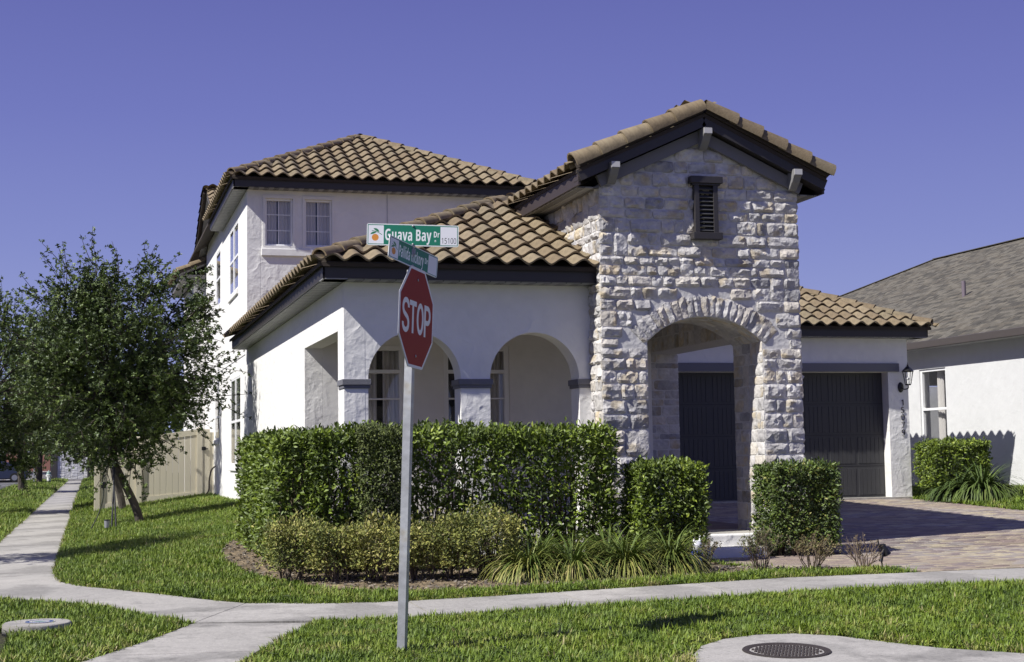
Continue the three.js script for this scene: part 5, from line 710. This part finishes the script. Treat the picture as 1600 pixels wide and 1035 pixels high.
// ------------------------------------------------------------------ trees
const SPRIGS = [0, 1, 2].map(() => { const gs = []; for (let k = 0; k < 7; k++) { const g = LEAF_R.clone(); const s = rr(0.75, 1.15); g.scale(s, s, s); g.rotateX(rr(-0.6, 0.6)); g.rotateZ(rr(-0.7, 0.7)); g.rotateY(k * 2.4 + rr(-0.4, 0.4)); g.translate(rr(-0.15, 0.15), rr(-0.35, 0.35), rr(-0.15, 0.15) + k * 0.12 - 0.35); gs.push(g.toNonIndexed()); } const m = mergeGeometries(gs); m.computeVertexNormals(); return m; });
function tree(label, base, trunk, crown, o) {
  const T = thing('oak_tree', label, 'tree', base, o.group), C = V3(...crown.c), R = V3(...crown.r), top = trunk[trunk.length - 1], wood = [];
  part('trunk', (() => { const g = tube(trunk, o.r, o.r * 0.62, 14, 12); const p = g.attributes.position; for (let i = 0; i < p.count; i++) { const k = 1; p.setXYZ(i, p.getX(i) + rr(-1, 1) * o.r * 0.05, p.getY(i), p.getZ(i) + rr(-1, 1) * o.r * 0.05); } g.computeVertexNormals(); return boxUV(g); })(), M.bark, T);
  const tips = [], cl = []; for (let k = 0; k < o.clumps; k++) { let p; do { p = rv(); } while (p.lengthSq() > 1 || p.lengthSq() < 0.12); const lob = 0.82 + 0.5 * fbm(p.x * 0.7 + o.s, p.y * 0.7 + p.z * 0.7 + o.s * 2, 16, 2, 33); p.multiplyScalar(lob); cl.push(V3(C.x + p.x * R.x, C.y + p.y * R.y, C.z + p.z * R.z)); }
  for (const c of cl) { if (rnd() < o.limbs) { const m1 = top.clone().lerp(c, 0.35).add(V3(0, 0.12 * R.y, 0)).add(rv().multiplyScalar(0.08 * R.x)), m2 = top.clone().lerp(c, 0.7).add(rv().multiplyScalar(0.08 * R.x)); wood.push(tube([top.clone().lerp(trunk[trunk.length - 2], rnd() * 0.3), m1, m2, c], o.r * rr(0.22, 0.4), 0.008, 6, 5)); } }
  const lists = [[], [], []], lists2 = [[], [], []];
  for (const c of cl) { const cr = o.clumpR * rr(0.6, 1.25), n = Math.round(o.per * rr(0.5, 1.4)), tone0 = rr(-0.15, 0.2); for (let k = 0; k < n; k++) { const v = rv(); v.y *= 0.75; const p = c.clone().addScaledVector(v.normalize(), cr * Math.pow(rnd(), 0.55)); if (p.y < (o.floor ?? -9)) continue; const d = p.clone().sub(c).normalize().add(rv().multiplyScalar(0.7)).add(V3(0, 0.25, 0)), cc = colMix(OAK_P, clamp(rnd() * 0.7 + tone0 + (rnd() < 0.06 ? 0.35 : 0), 0, 1)); (rnd() < 0.75 ? lists : lists2)[k % 3].push([p, d, V3(0, 1, 0).add(rv().multiplyScalar(0.7)), o.leaf * rr(0.7, 1.2), cc]); }
    for (let k = 0; k < 2; k++) { const d = c.clone().sub(C).normalize().add(rv().multiplyScalar(0.5)).normalize(), L = cr * rr(1.1, 1.9), e = c.clone().addScaledVector(d, L); wood.push(tube([c, c.clone().lerp(e, 0.5).add(rv().multiplyScalar(0.05)), e], 0.008, 0.003, 3, 4)); for (let j = 0; j < 8; j++) lists[j % 3].push([c.clone().lerp(e, rr(0.4, 1.02)).add(rv().multiplyScalar(0.05)), rv(), V3(0, 1, 0).add(rv()), o.leaf * rr(0.6, 1), colMix(OAK_P, rnd() * 0.8)]); } }
  part('limbs', join(wood), M.bark, T); lists.forEach((l, k) => l.length && leaves(T, l, SPRIGS[k], leafSoft, 'crown')); lists2.forEach((l, k) => l.length && leaves(T, l, SPRIGS[k], leafThru, 'crown')); return T;
}
const leafSoft = std([1, 1, 1], 0.5);
tree('oak with leaning trunk and guy stakes on the side lawn', [-2.05, gy(-2.05, -10.5) - 0.05, -10.5], [V3(0, -0.1, 0), V3(-0.12, 0.35, 0), V3(-0.35, 0.85, 0), V3(-0.52, 1.25, 0), V3(-0.5, 1.7, 0), V3(-0.42, 2.3, 0)], { c: [-0.45, 3.02, 0], r: [1.55, 1.9, 0.95] }, { r: 0.08, clumps: 190, limbs: 0.35, clumpR: 0.42, per: 72, leaf: 0.055, s: 3, floor: 1.12 });
tree('second leaning oak close to the tan fence', [-2.22, gy(-2.22, -18) - 0.05, -18], [V3(0, -0.1, 0), V3(-0.08, 0.4, 0), V3(-0.22, 0.9, 0), V3(-0.3, 1.4, 0), V3(-0.3, 2.2, 0)], { c: [-0.7, 3.5, 0.1], r: [1.5, 1.5, 0.8] }, { r: 0.095, clumps: 80, limbs: 0.3, clumpR: 0.45, per: 50, leaf: 0.065, s: 7, floor: 1.9 });
tree('verge oak whose crown reaches in from the left edge', [-5.95, gy(-5.95, -23) - 0.05, -23], [V3(0, -0.1, 0), V3(0.05, 0.8, 0), V3(0.05, 1.6, 0), V3(0.1, 2.4, 0)], { c: [0.35, 3.4, 0], r: [2.2, 2.25, 1.6] }, { r: 0.12, clumps: 130, limbs: 0.3, clumpR: 0.5, per: 70, leaf: 0.075, s: 11, floor: 1.22 });
tree('verge oak with dark upright trunk, nearer of the two beside the street', [-5.8, gy(-5.8, -49) - 0.05, -49], [V3(0, -0.1, 0), V3(-0.06, 0.8, 0), V3(-0.1, 1.8, 0), V3(-0.05, 3, 0)], { c: [0.5, 4.2, 0], r: [3.2, 2.5, 2.6] }, { r: 0.16, clumps: 100, limbs: 0.3, clumpR: 0.8, per: 40, leaf: 0.12, s: 17, floor: 1.75 });
tree('verge oak near the hydrant, farther of the two beside the street', [-5.85, gy(-5.85, -72) - 0.05, -72], [V3(0, -0.1, 0), V3(0.02, 1, 0), V3(0.05, 2, 0), V3(0, 3.2, 0)], { c: [1.2, 4.4, 0], r: [4.2, 2.7, 3] }, { r: 0.18, clumps: 100, limbs: 0.3, clumpR: 1.0, per: 36, leaf: 0.16, s: 23, floor: 1.7 });
tree('verge oak just outside the left edge, known by its shadow on the sidewalk', [-6.15, gy(-6.15, -3.6) - 0.05, -3.6], [V3(0, -0.1, 0), V3(0.02, 1, 0), V3(0.0, 2, 0), V3(0, 2.6, 0)], { c: [-0.1, 3.3, 0], r: [1.3, 1.5, 0.75] }, { r: 0.1, clumps: 60, limbs: 0.3, clumpR: 0.4, per: 40, leaf: 0.065, s: 29, floor: 1.5 });
{ // yard tree behind the fence
  tree('rounded tree behind the tan fence by the house wall', [-0.9, -0.1, -30], [V3(0, -0.1, 0), V3(0, 0.8, 0), V3(0, 1.5, 0), V3(0, 2.2, 0)], { c: [-0.6, 2.6, 0], r: [2.2, 1.5, 1.5] }, { r: 0.12, clumps: 60, limbs: 0.3, clumpR: 0.6, per: 36, leaf: 0.1, s: 37 });
  // guy stakes and strap of the leaning oak
  const sx = [[-2.62, -9.6, -2.56, -10.1, 1.15], [-2.53, -9.55, -2.6, -10.1, 1.2]]; sx.forEach(([x, z, x2, z2, h], k) => { const g0 = gy(x, z), T = thing('tree_stake', k ? 'right thin dark stake propping the leaning oak' : 'left thin dark stake propping the leaning oak', 'stake', [x, g0, z], 'stakes of the leaning oak'); part('rod', tube([V3(0, -0.1, 0), V3((x2 - x) / 2, h / 2, (z2 - z) / 2), V3(x2 - x, h, z2 - z)], 0.017, 0.015, 4, 6), M.iron, T); });
  const S = thing('guy_strap', 'slack dark strap hanging from the leaning oak to the grass', 'strap', [-2.78, gy(-2.78, -10.6), -10.6]); part('webbing', tube([V3(-0.22, -0.02, -0.2), V3(-0.06, 0.3, -0.1), V3(0.03, 0.7, 0), V3(0.0, 0.95, 0.02), V3(0.1, 1.2, 0.06)], 0.012, 0.012, 16, 5), std([0.05, 0.055, 0.04], 0.8), S); part('buckle', rbox(-0.02, 0.07, 0.78, 0.9, -0.02, 0.03, 0.01), M.iron, S);
  const sp = thing('lawn_spotlight', 'small grey lawn spotlight beside the oak stakes', 'garden light', [-2.7, gy(-2.7, -9.3), -9.3]); part('stake', new THREE.CylinderGeometry(0.012, 0.005, 0.14, 8).translate(0, 0.04, 0), M.iron, sp); part('housing', new THREE.CylinderGeometry(0.05, 0.042, 0.13, 16).translate(0, 0.16, 0), std([0.25, 0.25, 0.27], 0.5), sp); part('cap', new THREE.CylinderGeometry(0.05, 0.052, 0.02, 16).translate(0, 0.23, 0), M.iron, sp);
}
{ // far wood behind everything at the end of the street
  const L = []; for (let k = 0; k < 9000; k++) { const x = rr(-75, 40), h = 4 + 4 * fbm(x / 60 + 3, 0.3, 16, 3, 4); const p = V3(x, -0.4 + h * Math.pow(rnd(), 0.8), -140 + rr(-4, 4)); L.push([p, rv(), V3(0, 0.5, 1).add(rv()), rr(0.5, 1.0), colMix(OAK_P, rnd())]); }
  const W = leaves(scene, L, LEAF_R, leafMatt, 'distant_wood'); stuffOf(W); tag(W, 'far off dark green wood closing the end of the street', 'wood');
}
// ------------------------------------------------------------------ grass
{
  const tufts = [0, 1, 2, 3].map(() => { const pos = [], nor = [], idx = []; for (let k = 0; k < 11; k++) { const a = rr(0, 6.283), lean = rr(0.2, 1.0), L = rr(0.05, 0.1), w = rr(0.0035, 0.006), x0 = rr(-0.035, 0.035), z0 = rr(-0.035, 0.035), b = pos.length / 3, sx = -Math.sin(a) * w, sz = Math.cos(a) * w, x1 = x0 + Math.cos(a) * L * 0.4 * lean, z1 = z0 + Math.sin(a) * L * 0.4 * lean, y1 = L * 0.55, x2 = x0 + Math.cos(a) * L * lean, z2 = z0 + Math.sin(a) * L * lean, y2 = L * (1 - 0.45 * lean); pos.push(x0 - sx, 0, z0 - sz, x0 + sx, 0, z0 + sz, x1 - sx * 0.9, y1, z1 - sz * 0.9, x1 + sx * 0.9, y1, z1 + sz * 0.9, x2, y2, z2); idx.push(b, b + 1, b + 3, b, b + 3, b + 2, b + 2, b + 3, b + 4); } const g = new THREE.BufferGeometry(); g.setAttribute('position', new THREE.Float32BufferAttribute(pos, 3)); g.setIndex(idx); g.computeVertexNormals(); return g; });
  const G = [[0.075, 0.125, 0.01], [0.11, 0.175, 0.013], [0.15, 0.22, 0.016], [0.19, 0.255, 0.024], [0.27, 0.28, 0.06], [0.35, 0.3, 0.13]];
  const area = [ // x0 x1 z0 z1 tufts per m2, scale
    [-3.6, 9, 4.4, 9.6, 1300, 1], [-4.6, 5.8, 1.5, 4.4, 1300, 1], [-3.6, 0, -5, 1.6, 900, 1.05], [-3.6, 0, -12, -5, 620, 1.15], [-3.5, 0, -21, -12, 380, 1.3], [12.3, 15, -10, 2, 260, 1.4], [-6.8, -4.4, -12, 2.5, 260, 1.3], [-6.8, -4.4, -40, -12, 170, 1.7], [-6.8, -4.4, -86, -40, 70, 2.6], [-3.45, -2.8, -86, -20, 80, 2.2], [-6.8, 3, -97, -95.4, 25, 3], [9, 15, 4.9, 8, 200, 1.3]];
  const L = [[], [], [], []]; for (const [x0, x1, z0, z1, d, sc] of area) { const n = Math.round((x1 - x0) * (z1 - z0) * d); for (let k = 0; k < n; k++) { const x = rr(x0, x1), z = rr(z0, z1); if (!lawnAt(x, z)) continue; const near = walkAt(x + 0.05, z) || walkAt(x - 0.05, z) || walkAt(x, z + 0.05) || walkAt(x, z - 0.05); const pt = fbm(x * 0.11 + 20, z * 0.11 + 20, 32, 3, 3), fine = fbm(x * 0.5 + 20, z * 0.5 + 20, 64, 2, 8); if (fine < 0.26 && rnd() < 0.7) continue; const edge2 = z > 6 && (walkAt(x, z + 0.16) || walkAt(x - 0.14, z + 0.05) || walkAt(x + 0.14, z + 0.05)), dry = near ? 0.3 : edge2 ? 0.45 : 0; if (edge2 && rnd() < 0.45) continue; const t = clamp(rnd() * 0.42 + (pt - 0.5) * 0.8 + 0.16 + (fine - 0.5) * 0.4 + dry * rnd() + (rnd() < 0.04 ? 0.45 : 0), 0, 1); L[k & 3].push([x, z, sc * rr(0.65, 1.25) * (near ? 0.75 : 1) * (0.8 + 0.45 * fine), t]); } }
  const grass = struct('lawn_grass'); grass.userData.kind = 'stuff'; tag(grass, 'thick green lawn grass around the walks and the house', 'grass');
  const mat = std([1, 1, 1], 0.6), mt = new THREE.MeshPhysicalMaterial({ color: 0xffffff, roughness: 0.9, transmission: 0.35, thickness: 0 }), e = new THREE.Euler(), q = new THREE.Quaternion(); let total = 0;
  L.forEach((l, k) => { const im = new THREE.InstancedMesh(tufts[k], k === 3 ? mt : mat, l.length); l.forEach(([x, z, s, t], i) => { e.set(rr(-0.15, 0.15), rr(0, 6.28), rr(-0.15, 0.15)); _m.compose(V3(x, gy(x, z) - 0.012, z), q.setFromEuler(e), V3(s, s * rr(0.75, 1.15), s)); im.setMatrixAt(i, _m); im.setColorAt(i, colMix(G, t)); }); im.name = 'grass_tufts'; stuffOf(im); im.castShadow = im.receiveShadow = true; grass.add(im); total += l.length; });
}
// ------------------------------------------------------------------ draw
const renderer = new THREE.WebGLRenderer({ antialias: true });
renderer.setSize(1024, 662);
renderer.shadowMap.enabled = true; renderer.shadowMap.type = THREE.PCFSoftShadowMap;
renderer.toneMapping = THREE.LinearToneMapping; renderer.toneMappingExposure = EXPOSURE;
renderer.outputColorSpace = THREE.SRGBColorSpace;
renderer.render(scene, camera);
